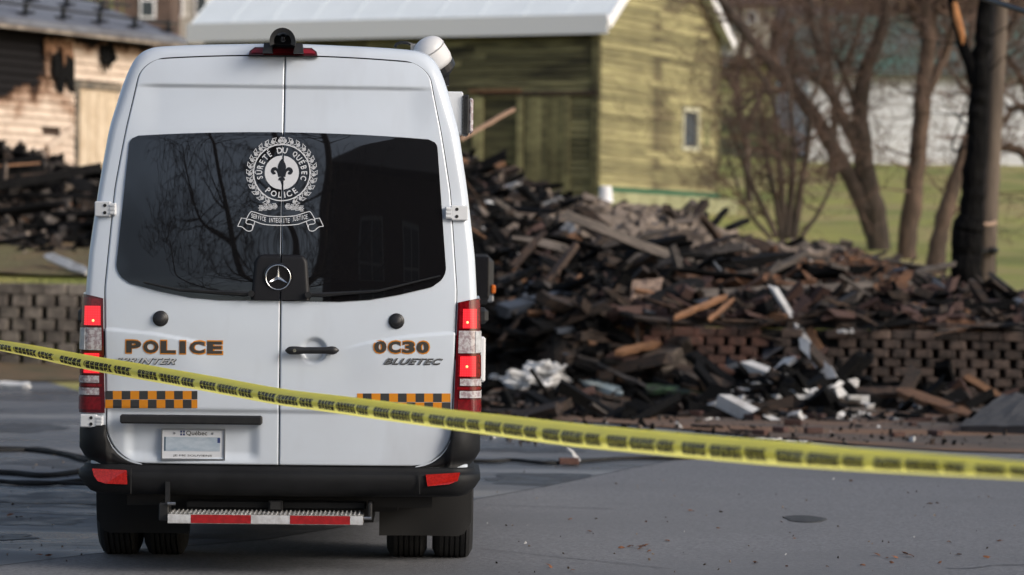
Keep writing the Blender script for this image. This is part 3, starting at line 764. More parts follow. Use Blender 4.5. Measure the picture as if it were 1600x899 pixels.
# disc with fleur-de-lis left open: built as the disc in pale vinyl and the flower on top in dark film
def disc(c, r, n=64):
    return [(c[0]+r*math.sin(2*PI*k/n), c[1]+r*math.cos(2*PI*k/n)) for k in range(n)][::-1], [tuple(range(n))]
parts.append(disc(CC, 26.5*mpx))
def arc_text(txt, r, a_mid, step, h, flip=False, wide=1.0):
    L = []; n = len(txt); adv = []
    for c in txt: adv.append({' ': .55, 'I': .42}.get(c, 1.0))
    tot = sum(adv)*step; a = a_mid-tot/2 if not flip else a_mid+tot/2
    for c, q in zip(txt, adv):
        mid = a+(q*step/2 if not flip else -q*step/2); a = a+(q*step if not flip else -q*step)
        if c == ' ': continue
        base = {'Û': 'U', 'É': 'E', 'Ê': 'E'}.get(c, c)
        vs, fs = text2d(base, 1.0, .018); x0, x1, y0, y1 = bbox2(vs); sc = h/(y1-y0)
        ws = sc*wide
        vv = [((x-(x0+x1)/2)*ws, (y-(y0+y1)/2)*sc) for x, y in vs]; ff = list(fs)
        if c in 'ÉÊÛ':
            o = len(vv); hh = h/2
            if c == 'É': vv += [(-.1*h, hh+.10*h), (.05*h, hh+.10*h), (.28*h, hh+.32*h), (.08*h, hh+.32*h)]; ff.append((o, o+1, o+2, o+3))
            else:
                vv += [(-.30*h, hh+.08*h), (-.14*h, hh+.08*h), (0, hh+.22*h), (.14*h, hh+.08*h), (.30*h, hh+.08*h), (0, hh+.36*h)]; ff += [(o, o+1, o+2, o+5), (o+2, o+3, o+4, o+5)]
        out = []
        for x, y in vv:
            if not flip:
                rr = r+y; th = mid+x/r; out.append((CC[0]+rr*math.sin(th), CC[1]+rr*math.cos(th)))
            else:
                rr = r-y; th = mid-x/r; out.append((CC[0]+rr*math.sin(th), CC[1]+rr*math.cos(th)))
        L.append((out, ff))
    return L
R_ = math.radians
parts += arc_text('SÛRETÉ', 34.8*mpx, R_(-69), R_(13.9), 9.2*mpx, wide=.82)
parts += arc_text('DU', 34.8*mpx, R_(0), R_(13.5), 9.2*mpx, wide=.95)
parts += arc_text('QUÉBEC', 34.8*mpx, R_(69), R_(13.9), 9.2*mpx, wide=.82)
parts += arc_text('POLICE', 34.8*mpx, R_(180), R_(16.5), 9.2*mpx, flip=True, wide=.95)
# wreath of outlined leaves
def leaf(c, ang, L_, w, wd):
    shp = [(0, 0), (.22, .5), (.38, .42), (.5, .95), (.66, .55), (1, 0), (.66, -.55), (.5, -.95), (.38, -.42), (.22, -.5)]
    pts = [(x*L_, y*w) for x, y in shp]; s, co = math.sin(ang), math.cos(ang)
    pts = [(c[0]+x*co-y*s, c[1]+x*s+y*co) for x, y in pts]
    return [line2(pts, wd, True), line2([pts[0], ((pts[0][0]+pts[5][0])/2, (pts[0][1]+pts[5][1])/2)], wd*.8)]
for sg in (-1, 1):
    for k in range(13):
        a = R_(8+k*12.6)*sg; r = 49.5*mpx; p = (CC[0]+r*math.sin(a), CC[1]+r*math.cos(a))
        tang = math.atan2(-math.sin(a)*-sg*0-math.sin(a)*0, 1)
        dirx = (-math.cos(a)*sg, math.sin(a)*sg)   # towards the top
        base = math.atan2(dirx[1], dirx[0])
        for dv, rr in ((.45, 1), (-.45, -1)):
            q = (p[0]+math.sin(a)*0, p[1])
            parts += leaf(q, base-dv*sg, 11.5*mpx, 3.0*mpx, 1.05*mpx)
    for k in range(4):
        x = CC[0]+sg*(6+k*7.0)*mpx; z = CC[1]-(49.5+k*1.0)*mpx
        for dv in (.5, -.5, 0): parts += leaf((x, z-3*mpx), (PI if sg < 0 else 0)*1.0+dv, 8.5*mpx, 2.6*mpx, .95*mpx)
# ribbon
RB = lambda x, y: (lambda p: (p.x, p.z))(vs_(x, y))
def bez(pts, n=10):
    out = []
    for i in range(0, len(pts)-1):
        for k in range(n):
            t = k/n; a = pts[max(i-1, 0)]; b = pts[i]; c = pts[i+1]; d = pts[min(i+2, len(pts)-1)]
            out.append(tuple(.5*((2*b[j])+(-a[j]+c[j])*t+(2*a[j]-5*b[j]+4*c[j]-d[j])*t*t+(-a[j]+3*b[j]-3*c[j]+d[j])*t**3) for j in (0, 1)))
    out.append(pts[-1]); return out
lw = 1.25*mpx
sx_ = lambda d: 440.0+d
for sg in (-1, 1):
    X = lambda d: 438.5+sg*d
    parts.append(line2([RB(*q) for q in bez([(X(0), 339), (X(22), 337.5), (X(42), 331.5), (X(47), 332), (X(52), 340), (X(54), 345)])], lw))
    parts.append(line2([RB(*q) for q in bez([(X(0), 352.5), (X(25), 351), (X(43), 345), (X(50), 343), (X(54), 347), (X(52), 350), (X(44), 352), (X(45), 360), (X(52), 361), (X(60), 355), (X(67), 354)])], lw))
    parts.append(line2([RB(*q) for q in ((X(54), 342), (X(61), 341), (X(67), 354))], lw))
    parts.append(line2([RB(*q) for q in ((X(40), 346.5), (X(44.5), 360))], lw))
words = [('SERVICE', 392.5, 416, 336.2, 342.6, .13), ('INTÉGRITÉ', 419.5, 453, 343.2, 344.2, .0), ('JUSTICE', 456.5, 481, 342.4, 338.0, -.14)]
for w_, xa, xb, ya, yb, sl in words:
    n = len(w_)
    for i, c in enumerate(w_):
        t = (i+.5)/n; p = vs_(xa+(xb-xa)*t, ya+(yb-ya)*t+ (1.0 if w_[0] == 'I' else .6)); base = {'É': 'E'}.get(c, c)
        vs, fs = text2d(base, 1.0, .012); a, b, c1, d = bbox2(vs); h = 7.0*mpx; wd = min((xb-xa)/n*.80*mpx, (b-a)*h/(d-c1)*.8)
        parts.append(([((x-(a+b)/2)/(b-a)*wd+p.x, (y-(c1+d)/2)/(d-c1)*h+p.z+((x-(a+b)/2)/(b-a)*wd)*-sl) for x, y in vs], fs))
v2, f2 = join2(*parts)
def split_half(v2, f2, sgn):
    keep = [q for q in f2 if (sum(v2[i][0] for i in q)/len(q))*sgn > 0.0]
    return v2, keep
# the big disc polygon is cut at the seam
dpoly = disc(CC, 26.5*mpx)[0]
parts_nd = [p for i, p in enumerate(parts) if i != 1]
v2, f2 = join2(*parts_nd)
for sgn, dd in ((-1, dL), (1, dR)):
    vv, ff = split_half(v2, f2, sgn)
    half = []
    n = 40; r = 26.5*mpx
    for k in range(n+1):
        z = CC[1]-r+2*r*k/n; hw_ = math.sqrt(max(0, r*r-(z-CC[1])**2)); e = CC[0]+sgn*hw_
        half.append((e, z)); 
    dv = []; df = []
    for k, (e, z) in enumerate(half): dv += [(sgn*.005, z), (e if e*sgn > .005 else sgn*.005, z)]
    for k in range(n): df.append((2*k, 2*k+1, 2*k+3, 2*k+2))
    vv2, ff2 = join2((vv, ff), (dv, df))
    decal(dd, 'crest', M_wvin, (vv2, ff2), .0010, SG)
# fleur-de-lis
U = 19.5*mpx
def fl(pts): return [(CC[0]+x*U, CC[1]+y*U) for x, y in pts]
petal = bez([(0, 1.12), (.20, .85), (.33, .45), (.22, 0), (.12, -.28), (0, -.30)], 6)
cen = petal+[(-x, y) for x, y in petal[::-1][1:-1]]
sidep = bez([(.14, -.25), (.22, .10), (.45, .42), (.75, .38), (.88, .10), (.72, -.14), (.50, -.12), (.52, .06), (.62, .08), (.50, .16), (.36, .0), (.30, -.22), (.14, -.30)], 5)
foot = [(-.30, -.34), (.30, -.34), (.30, -.20), (-.30, -.20)]
foot2 = bez([(0, -.34), (.22, -.42), (.26, -.62), (.10, -.66), (0, -1.0)], 4); foot2 = foot2+[(-x, y) for x, y in foot2[::-1][1:-1]]
def fan(P):
    a = np.array(P); return P, [tuple(range(len(P)))]
FL = join2(fan(fl(cen)), fan(fl(sidep)), fan(fl([(-x, y) for x, y in sidep])), fan(fl(foot)), fan(fl(foot2)))
decal(dR, 'crest_flower', M_gloss, FL, .0020, SG)
# star emblem
ec = vs_(435, 433.5); EC = (ec.x, ec.z); vS = S0(ec.x, ec.z)-.026; r = 20.0*mpx
mb = MB(); T_ = Matrix.Translation((EC[0], vS, EC[1])) @ Matrix.Rotation(PI/2, 4, 'X'); mb.lathe([(r*1.14, -.012), (r*1.14, .002), (r*1.0, .004)], T_, 48); emb = mb.build('emblem_base', M_gloss, dR, smooth=False)
mb = MB(); mb.lathe([(r*.90, .004), (r*.90, .009), (r*.95, .012), (r*1.0, .009), (r*1.0, .004)], T_, 48); 
mb.f = mb.f[:-2]; mb.m = mb.m[:-2]; mb.build('emblem_ring', M_chrome, dR, smooth=True)
mb = MB()
for k in range(3):
    a = 2*PI*k/3+R_(1); tip = (math.sin(a)*r*.93, math.cos(a)*r*.93)
    for sg in (-1, 1):
        b = a+sg*PI/3; side = (math.sin(b)*r*.15, math.cos(b)*r*.15)
        y0 = vS-.005; y1 = vS-.014
        pts_ = [(EC[0]+tip[0], y0-.002, EC[1]+tip[1]), (EC[0]+side[0], y0, EC[1]+side[1]), (EC[0], y1, EC[1])]
        mb.add(pts_, [(0, 1, 2)] if sg < 0 else [(2, 1, 0)])
mb.build('emblem_star', M_chrome, dR)
# wipers
for P, dd in (([(393, 459), (372, 458.5), (280, 453), (225, 441)], dL), ([(482, 460.5), (505, 460.5), (590, 455), (688, 431)], dR)):
    q = [vs_(*p) for p in P]; mb = MB()
    pts_ = [(p.x, S0(p.x, p.z)-.03, p.z) for p in q]; mb.tube(pts_, [.010, .012, .006, .004], 6)
    mb.lathe([(.016, -.02), (.016, .02)], Matrix.Translation(pts_[0]) @ Matrix.Rotation(PI/2, 4, 'X'), 12)
    mb.build('wiper', M_black, dd, smooth=False)
# round rubber stops
for x, y, dd in ((251, 498, dL), (619.5, 502, dR)):
    p = vs_(x, y); T_ = Matrix.Translation((p.x, SD(p.x, p.z)+.004, p.z)) @ Matrix.Rotation(PI/2, 4, 'X')
    mb = MB(); mb.lathe([(.040, 0), (.040, .010), (.036, .015), (.028, .016), (.027, .024), (.022, .028), (.0, .029)], T_, 32); mb.build('door_stop', M_black, dd, smooth=True)
# handle
p0 = vs_(446, 547.5); p1 = vs_(530, 547.5); vh = S0(p0.x, p0.z)-.035; mb = MB(); N = 24
for i in range(N+1):
    t = i/N; u = p0.x+(p1.x-p0.x)*t; e = math.sqrt(max(.02, min(1, t/.09)))*math.sqrt(max(.02, min(1, (1-t)/.09)))
    dip = .0035*sm(.22, .34, t)*sm(.86, .74, t); h = (.0215-dip)*e; d = .016*e
    for k in range(10):
        a = 2*PI*k/10; mb.v.append((u, vh+d*math.cos(a), p0.z+(p1.z-p0.z)*t+h*math.sin(a)*(1-.0)))
for i in range(N):
    for k in range(10): mb.f.append((i*10+k, i*10+(k+1) % 10, (i+1)*10+(k+1) % 10, (i+1)*10+k)); mb.m.append(0)
mb.f += [tuple(range(10)), tuple(range(N*10, N*10+10))]; mb.m += [0, 0]
for x in (462, 519):
    q = vs_(x, 547.5); mb.box((q.x, vh+.02, q.z), (.03, .04, .022))
hd = mb.build('door_handle', M_black, dR, smooth=True, recalc=True)
q = vs_(461, 547.5); mb = MB(); mb.lathe([(.009, 0), (.009, .003), (0, .003)], Matrix.Translation((q.x, vh-.0155, q.z)) @ Matrix.Rotation(PI/2, 4, 'X'), 16); mb.build('lock_cylinder', M_chrome, dR)
# grip bar above the plate
a = vs_(189, 647); b = vs_(410, 664); mb = MB(); cx, cz = (a.x+b.x)/2, (a.z+b.z)/2; vv = S0(cx, cz)-.018
mb.cbox((cx, vv+.012, cz), (b.x-a.x, .05, a.z-b.z), .008); mb.build('plate_lamp_bar', M_black, dL, recalc=True)
# number plate
pa = vs_(252.5, 671, -.01); pb = vs_(350, 719, -.01); w = pb.x-pa.x; h = pa.z-pb.z; cx, cz = (pa.x+pb.x)/2, (pa.z+pb.z)/2; vp = SD(cx, cz)-.012
def rect(x0, z0, x1, z1): return [(x0, z0), (x1, z0), (x1, z1), (x0, z1)], [(0, 1, 2, 3)]
mb = MB(); mb.cbox((cx, vp+.004, cz), (w, .008, h), .003); pf = mb.build('number_plate', M_plate, dL, recalc=True)
mb = MB(); fw = .007
for c, d in (((cx, vp-.002, cz+h/2), (w+fw, .012, fw)), ((cx, vp-.002, cz-h/2-.002), (w+fw, .012, fw*1.4)), ((cx-w/2, vp-.002, cz), (fw*.8, .0115, h)), ((cx+w/2, vp-.002, cz), (fw, .0115, h))): mb.box(c, d)
mb.build('plate_frame', M_greymetal, dL)
def pl(x0, y0, x1, y1): return cx-w/2+w*x0, cz+h/2-h*y1, cx-w/2+w*x1, cz+h/2-h*y0
flat = lambda u, z: vp
def pdecal(name, mat, m2, off=.0012): return decal(dL, name, mat, m2, off, flat)
x0, z0, x1, z1 = pl(.04, .26, .925, .73); pdecal('plate_smear', M_platesm, rect(x0, z0, x1, z1))
x0, z0, x1, z1 = pl(.038, .26, .06, .73); pdecal('plate_dark_edge', pm('plate_dark', (.05, .09, .13), .5), rect(x0, z0, x1, z1), .0018)
x0, z0, x1, z1 = pl(.885, .28, .93, .45); pdecal('plate_dark_edge', M_blue, rect(x0, z0, x1, z1), .0018)
x0, z0, x1, z1 = pl(.29, .045, .365, .21); pdecal('plate_flag', M_blue, rect(x0, z0, x1, z1))
xm, zm_ = (x0+x1)/2, (z0+z1)/2; pdecal('plate_flag_cross', M_plate, join2(rect(xm-.0016, z0, xm+.0016, z1), rect(x0, zm_-.0016, x1, zm_+.0016)), .002)
x0, z0, x1, z1 = pl(.385, .05, .72, .225); pdecal('plate_lettering', M_letter, fit_text('Québec', (x0+x1)/2, (z0+z1)/2, x1-x0, z1-z0, .008))
x0, z0, x1, z1 = pl(.18, .845, .80, .925); pdecal('plate_lettering', M_letter, fit_text('JE ME SOUVIENS', (x0+x1)/2, (z0+z1)/2, x1-x0, z1-z0, .0))
for fx in (.21, .815):
    x0, z0, x1, z1 = pl(fx-.012, .09, fx+.012, .14); mb = MB(); mb.lathe([(.006, 0), (.005, .003), (0, .003)], Matrix.Translation((x0, vp, z0)) @ Matrix.Rotation(PI/2, 4, 'X'), 12); mb.build('plate_screw', M_greymetal, dL)
# hinges
def hinge(x0, y0, x1, y1, side, parent=van):
    a = vs_(x0, y0); b = vs_(x1, y1); cx, cz = (a.x+b.x)/2, (a.z+b.z)/2; w = abs(b.x-a.x); h = abs(a.z-b.z); e = .0
    T_ = Matrix.Rotation(math.atan(-(.07*cx+.14*cx**3))*-1, 4, 'Z'); c = Vector((cx, S0(cx, cz)-.012, cz)); mb = MB()
    mb.cbox((0, 0, 0), (w*.72, .03, h), .005); me_off = -side*w*.14
    h_ = mb.build('hinge', M_hinge, parent, loc=(c.x+side*w*.13, c.y, c.z), recalc=True); h_.rotation_euler = (0, 0, math.radians(6*side)*1.6)
    mb = MB(); mb.cbox((0, 0, 0), (w*.30, .026, h*.8), .004); 
    for dz in (-.25, 0, .25): mb.box((0, -.016, dz*h), (w*.22, .006, h*.10))
    k = mb.build('knuckle', M_hinge, h_, loc=(-side*w*.46, -.002, 0), recalc=True)
    for dz in (-.24, .24):
        mb = MB(); mb.lathe([(.0085, 0), (.0085, .003), (0, .003)], Matrix.Translation((-side*w*.12, -.0145, dz*h)) @ Matrix.Rotation(PI/2, 4, 'X'), 14); mb.build('bolt', M_matte, h_)
hinge(149, 315, 183, 339, -1); hinge(694, 321, 731, 345, 1); hinge(126, 647, 163, 668, -1); hinge(705, 652, 743, 673, 1)
# ---- tail lamps (wrap round the corner)
def lamp_pt(z, t, sgn, out):
    du = hwD(z)+.004; ou = hwB(z); w = ou-du; r = .045
    if t <= 1:
        u = du+(ou-du)*t; d = (1-t)*w; c = (r-math.sqrt(max(0, r*r-(r-d)**2))) if d < r else 0
        th = math.acos(min(1, max(0, (d)/r))) if d < r else 0
        # push outwards
        nxn = 0 if d >= r else (r-d)/r
        return Vector((sgn*(u+out*nxn), S0(u, z)+c-out*math.sqrt(max(0, 1-nxn**2)), z))
    return Vector((sgn*(ou+out), S0(ou, z)+r+(t-1)*.35, z))
def lamp_piece(name, mat, sgn, parent, t0, t1, z0, z1, out, slope=0.0, nu=18, nv=8):
    mb = MB()
    def fn(a, b):
        t = t0+(t1-t0)*a; z = z0+(z1-z0)*b+slope*t*b
        edge = 0
        return lamp_pt(z, t, sgn, out)
    mb.grid(fn, nu, nv, flip=sgn < 0)
    # rim back to the body
    o = len(mb.v); per = [i for i in range(nu+1)]+[j*(nu+1)+nu for j in range(1, nv+1)]+[nv*(nu+1)+i for i in range(nu-1, -1, -1)]+[j*(nu+1) for j in range(nv-1, 0, -1)]
    for k in per:
        i = k % (nu+1); j = k//(nu+1); t = t0+(t1-t0)*i/nu; z = z0+(z1-z0)*j/nv+slope*t*j/nv
        mb.v.append(tuple(lamp_pt(z, t, sgn, max(-.01, out-.02))))
    m = len(per)
    for k in range(m): q = (per[k], o+k, o+(k+1) % m, per[(k+1) % m]); mb.f.append(q[::-1] if sgn < 0 else q); mb.m.append(0)
    return mb.build(name, mat, parent, smooth=False)
for sgn in (-1, 1):
    off = 0 if sgn < 0 else 4
    zz = lambda y: vs_(437, y+(0 if sgn > 0 else 0)).z
    ybase = (lambda y: vs_(145 if sgn < 0 else 727, y).z)
    zt = ybase(466 if sgn < 0 else 473); zb = ybase(645)
    h = lamp_piece('tail_lamp', M_darkred, sgn, van, 0.0, 1.45, zb, zt, .014, .022, 24, 20)
    dy = 0 if sgn < 0 else 5
    Y = lambda y: ybase(y+dy)
    lamp_piece('lit_lens', M_lit, sgn, h, .28 if sgn > 0 else .14, .84, Y(508), Y(478), .018)
    lamp_piece('red_lens', M_red, sgn, h, .10, 1.3, Y(509), Y(468), .0165, .015)
    lamp_piece('clear_lens', M_clear, sgn, h, .10, 1.35, Y(547), Y(512), .017)
    lamp_piece('clear_lens', M_whitetape, sgn, h, .80, 1.3, Y(546), Y(513), .020)
    lamp_piece('red_lens', M_red, sgn, h, .10, 1.3, Y(584), Y(550), .0165)
    lamp_piece('lit_lens', M_lit, sgn, h, .20, .82, Y(583), Y(552), .018)
    lamp_piece('clear_lens', M_clear, sgn, h, .22, 1.2, Y(598), Y(587), .018)
    lamp_piece('red_lens', M_red, sgn, h, .10, 1.3, Y(604), Y(600), .0165)
    lamp_piece('clear_lens', M_clear, sgn, h, .22, 1.2, Y(617), Y(606), .018)
    lamp_piece('red_lens', M_red, sgn, h, .16, 1.2, Y(640), Y(620), .0165)
    for y in (501 if sgn < 0 else 499, 568):
        p = lamp_pt(Y(y), .50, sgn, .0185); mb = MB()
        mb.lathe([(.007, 0), (.004, .003), (0, .004)], Matrix.Translation(p) @ Matrix.Rotation(PI/2, 4, 'X'), 12); mb.build('bulb', M_bulb, h, smooth=True)
    # side marker behind the lamp
    p = vl(125 if sgn < 0 else 753, 494, .35); mb = MB(); mb.cbox((sgn*1.02, .42, p.z), (.07, .09, .085), .02); mb.build('side_sensor', M_black, van, recalc=True)
# high brake light and camera
q = vs_(443, 81); vb = S0(q.x, q.z)-.02; mb = MB(); w = vl(497, 85, vb).x-vl(390, 80, vb).x; hh = .040
prf2 = [(-w/2, -hh/2), (w/2, -hh/2), (w/2-.004, 0), (w/2-.03, hh/2), (-w/2+.03, hh/2), (-w/2+.004, 0)]
vv = [(q.x+x, vb-.012+(z*.35), q.z+z) for x, z in prf2]; mb.v = vv+[(x, y+.12, z) for x, y, z in vv]; m = 6
mb.f = [tuple(range(6))]+[(k, k+m, (k+1) % m+m, (k+1) % m) for k in range(m)]; mb.m = [0]*7; hb = mb.build('high_brake_lamp', M_darkred, van, recalc=True)
vv = [(q.x+x*.93, vb-.016+(z*.35), q.z+z*.55+.001) for x, z in prf2]; mb = MB(); mb.v = vv+[(x, y+.01, z) for x, y, z in vv]; mb.f = [tuple(range(6))]+[(k, k+m, (k+1) % m+m, (k+1) % m) for k in range(m)]; mb.m = [0]*7
mb.build('brake_lens', pm('dull_red_lens', (.22, .01, .02), .25), hb, recalc=True)
mb = MB(); mb.box((q.x, vb-.006, q.z-hh/2-.004), (w+.01, .02, .007)); mb.build('lamp_gasket', M_matte, hb)
cq = vl(444, 75, .26); mb = MB(); NA = 16
def camsec(y, r0, r1):
    out = []
    for k in range(NA+1):
        a = PI*k/NA; out.append((math.cos(a), math.sin(a)))
    return out
for k in range(NA+1):         # hood: arch tapering back
    a = -.32+(PI+.64)*k/NA
    for rr, y, in ((.042, .07), (.064, .065), (.060, .25), (.045, .36), (.03, .36)):
        dz = 0
        mb.v.append((cq.x+rr*math.cos(a)*1.03, y, max(cq.z-.035, cq.z+.02+rr*1.08*math.sin(a))+ (0 if y < .3 else 0)))
for k in range(NA):
    for i in range(4): mb.f.append((k*5+i, k*5+i+1, (k+1)*5+i+1, (k+1)*5+i)); mb.m.append(0)
cm_ = mb.build('reversing_camera', M_black, van, smooth=False, recalc=True)
mb = MB(); mb.lathe([(.016, -.03), (.016, .02), (.010, .024), (0, .024)], Matrix.Translation((cq.x, .12, cq.z+.040)) @ Matrix.Rotation(PI/2+.3, 4, 'X'), 20); mb.build('camera_lens', M_gloss, cm_, smooth=True)
mb = MB(); mb.box((cq.x, .20, cq.z+.035), (.10, .05, .045)); mb.build('camera_core', M_matte, cm_)
for sg in (-1, 1):
    mb = MB(); mb.box((cq.x+sg*.078, .20, cq.z-.008), (.050, .13, .052), taper=.74); mb.build('mounting_foot', M_black, cm_)
# white domed lamp on the roof corner
dc = vl(670, 78, .75); ax = Vector((-.50, -.35, .80)).normalized(); T_ = Matrix.Translation(dc) @ ax.to_track_quat('Z', 'Y').to_matrix().to_4x4()
mb = MB(); pr = [(.084, -.10), (.090, -.07), (.088, 0.0)]+[(.088*math.cos(a), .002+.062*math.sin(a)) for a in np.linspace(.1, PI/2, 8)]
mb.lathe(pr, T_, 36); rl = mb.build('roof_lamp', M_lamp, van, smooth=True)
mb = MB(); mb.lathe([(.089, -.004), (.0915, 0), (.089, .004)], T_, 36); mb.build('shell_seam', pm('seam_grey', (.3, .3, .3), .5), rl)
mb = MB(); mb.lathe([(.05, -.16), (.084, -.135), (.088, -.10)], T_, 24); mb.box(dc-ax*.17, (.05, .06, .10)); mb.build('lamp_mount', M_black, rl, smooth=False)
hp = [vl(617, 74, .8), vl(620, 69, .8), vl(627, 66.5, .8), vl(636, 67, .8), vl(645, 70, .8)]; mb = MB(); mb.tube(hp, .008, 8); mb.build('lamp_hose', M_black, rl, smooth=True)
mb = MB(); p = vl(646, 74, .78); mb.box(p, (.03, .03, .035)); mb.build('hose_fitting', M_alum, rl)
# side work light
wa = vl(690, 143, 1.0); wb_ = vl(723, 210, 1.0); mb = MB(); mb.cbox(((wa.x+wb_.x)/2, 1.1, (wa.z+wb_.z)/2), (wb_.x-wa.x, .22, wa.z-wb_.z), .008); wl = mb.build('side_work_light', M_hinge, van, recalc=True)
mb = MB(); mb.cbox((wb_.x+.015, 1.1, (wa.z+wb_.z)/2-.01), (.032, .25, (wa.z-wb_.z)*.94), .006)
for k in range(9): mb.box((wb_.x+.012, .972, wa.z-.03-k*.02), (.03, .01, .006))
mb.build('light_frame', M_black, wl, recalc=True)
mb = MB(); mb.cbox((wb_.x+.042, 1.1, (wa.z+wb_.z)/2-.012), (.026, .21, (wa.z-wb_.z)*.82), .01); mb.build('light_lens', M_clear, wl, recalc=True)
# mirror
ma = vl(742, 397, 5.5); mc = vl(771, 476, 5.5); mb = MB(); w = mc.x-ma.x+.14; 
mb.cbox((mc.x-w/2, 5.55, (ma.z+mc.z)/2), (w, .16, ma.z-mc.z), .05); mr = mb.build('door_mirror', M_black, van, recalc=True, smooth=False)
mb = MB(); mb.cbox((mc.x-w/2-.01, 5.465, (ma.z+mc.z)/2+.01), (w-.05, .01, (ma.z-mc.z)*.84), .004); mb.build('mirror_glass', M_gloss, mr, recalc=True)
i0 = vl(770, 452, 5.5); mb = MB(); mb.cbox((i0.x+.004, 5.55, i0.z), (.03, .12, .06), .008); mb.build('indicator_lens', pm('orange_lens', (.5, .12, .02), .2), mr, recalc=True)
i0 = vl(768, 467, 5.5); mb = MB(); mb.cbox((i0.x-.005, 5.55, i0.z), (.04, .12, .05), .01); mb.build('mirror_trim', M_greymetal, mr, recalc=True)
# bracket seen beyond the right lamp
b0 = vl(752, 565, .5); mb = MB(); mb.cbox((1.03, .85, b0.z), (.04, .08, .24), .01); mb.build('side_trim', M_lamp, van, recalc=True)
# tow beam, step and brackets
sa = vl(290, 781, .12); sb = vl(572, 797, .12); mb = MB(); mb.cbox(((sa.x+sb.x)/2, .14, (sa.z+sb.z)/2), (sb.x-sa.x, .07, sa.z-sb.z), .008)
hx = vl(431, 789, .1); mb.cbox((hx.x, .10, hx.z), (.072, .09, .055), .004); mb.build('tow_beam', M_bump, van, recalc=True)
mb = MB(); mb.box((hx.x, .052, hx.z), (.05, .006, .038)); mb.build('receiver_socket', M_matte, van)
ta = vl(262, 803, -.10); tb = vl(567, 821, -.10); zt_, zb2 = ta.z, tb.z; cxs = (ta.x+tb.x)/2; mb = MB()
mb.box((cxs, .02, (zt_+zb2)/2), (tb.x-ta.x, .24, zt_-zb2)); 
for k in range(44):
    for r_ in range(3): mb.box((ta.x+.02+(tb.x-ta.x-.04)*k/43, -.08+r_*.085, zt_+.004), (.009, .03, .010), taper=.6)
st = mb.build('rear_step', M_alum, van)
for a_, b_, mt in ((262, 298, M_whitetape), (298, 392, M_redtape), (392, 453, M_whitetape), (453, 547, M_redtape), (547, 567, M_whitetape)):
    x0 = vl(a_, 812, -.10).x; x1 = vl(b_, 812, -.10).x; mb = MB(); mb.box(((x0+x1)/2, -.1015, (zt_+zb2)/2), (x1-x0-.001, .002, zt_-zb2-.006)); mb.build('reflective_tape', mt, st)
for x in (253, 578):
    p = vl(x, 800, -.02); mb = MB(); mb.cbox((p.x+(.01 if x < 400 else 0), .06, p.z), (.05 if x < 400 else .02, .18, .09), .006); mb.build('step_bracket', M_black, van, recalc=True)
p = vl(262, 778, .0); mb = MB(); mb.box((p.x, .0, p.z), (.022, .03, .16)); mb.build('step_strut', M_black, van)
for x, y in ((268, 787), (574, 810)):
    p = vl(x, y, -.04); mb = MB(); mb.lathe([(.008, -.02), (.008, .02)], Matrix.Translation(p) @ Matrix.Rotation(PI/2, 4, 'Y'), 10); mb.build('pin', M_greymetal, van)
# ------------------------------------------------------------------ retaining walls
M_block = pm('concrete_block', (0.21, 0.18, 0.15), 0.9, (0.105, 0.088, 0.075), 4, bump=0.8, bscale=24, rand=0.28)
M_blockd = pm('smoked_brown_block', (0.095, 0.066, 0.053), 0.9, (0.04, 0.03, 0.026), 5, bump=0.8, bscale=24, rand=0.42)
M_void = pm('wall_shadow_backing', (0.02, 0.018, 0.016), 1.0)
def block_meshes(w, h, d, mat, n=4):
    out = []
    for i in range(n):
        mb = MB(); mb.cbox((0, 0, 0), (w*random.uniform(.96, 1.04), d, h*.95), .012)
        mb.v = [(x+random.uniform(-.004, .004), y+random.uniform(-.006, .006), z+random.uniform(-.003, .003)) for x, y, z in mb.v]
        me = mb.mesh('block', mat); out.append(me)
    return out
def block_wall(name, label, x0, x1, wbl, gap, h, rows_, mat, skip=None, back_h=None, redcap=None, base=0.0, alt=None):
    y0, y1 = ywall(x0), ywall(x1); ang = math.atan2(y1-y0, x1-x0); L = math.hypot(x1-x0, y1-y0)
    e = empty(name, (x0, y0, 0), ang); tag(e, label, 'wall')
    ms = block_meshes(wbl, h, .16, mat)
    mb = MB(); mb.box((L/2, .16, (base+rows_*h)/2), (L, .10, rows_*h-.02+base)); mb.build('wall_core', M_void, e)
    pitch = wbl+gap; n = 0
    for r in range(rows_):
        cap = r == rows_-1
        x = (pitch/2 if r % 2 else 0)+wbl/2
        while x < L:
            wx = x0+math.cos(ang)*x
            if not (skip and skip(wx, r)):
                m = (alt[1] if alt and alt[0](wx) else ms)[random.randrange(len(ms))]
                o = put('block', m, e, (x+random.uniform(-.01, .01), random.uniform(-.012, .012), base+h*(r+.5)))
                o.rotation_euler = (0, 0, random.uniform(-.03, .03)); n += 1
                if cap: o.scale = ((wbl+gap)/wbl*.97, 1.08, 1)
            x += pitch
    return e, n
gpx = lambda px, Y: at(px, 500, Y).x
e1, n1 = block_wall('retaining_wall', 'grey brown block retaining wall on the left, below the burnt house lawn', -10.4, -4.9, .262, .068, .167, 7, M_block)
xr0 = gpx(1005, 36.8); xr1 = gpx(1640, 35.9)
def skipf(wx, r):
    px = topx((wx, ywall(wx), .5))[0]
    if 1195 < px < 1300 and r < 8 and random.random() < .75: return True
    return px < 1195 and r < 2
e2, n2 = block_wall('retaining_wall', 'dark smoke-stained block retaining wall with open joints behind the debris on the right', xr0, xr1, .192, .058, .1045, 8, M_blockd, skipf, alt=(lambda wx: topx((wx, ywall(wx), .5))[0] < 1200, block_meshes(.192, .1045, .16, pm('reddish_block', (.13, .062, .045), .9, (.055, .032, .026), 5, bump=.8, bscale=24, rand=.4))))
print('blocks', n1, n2)
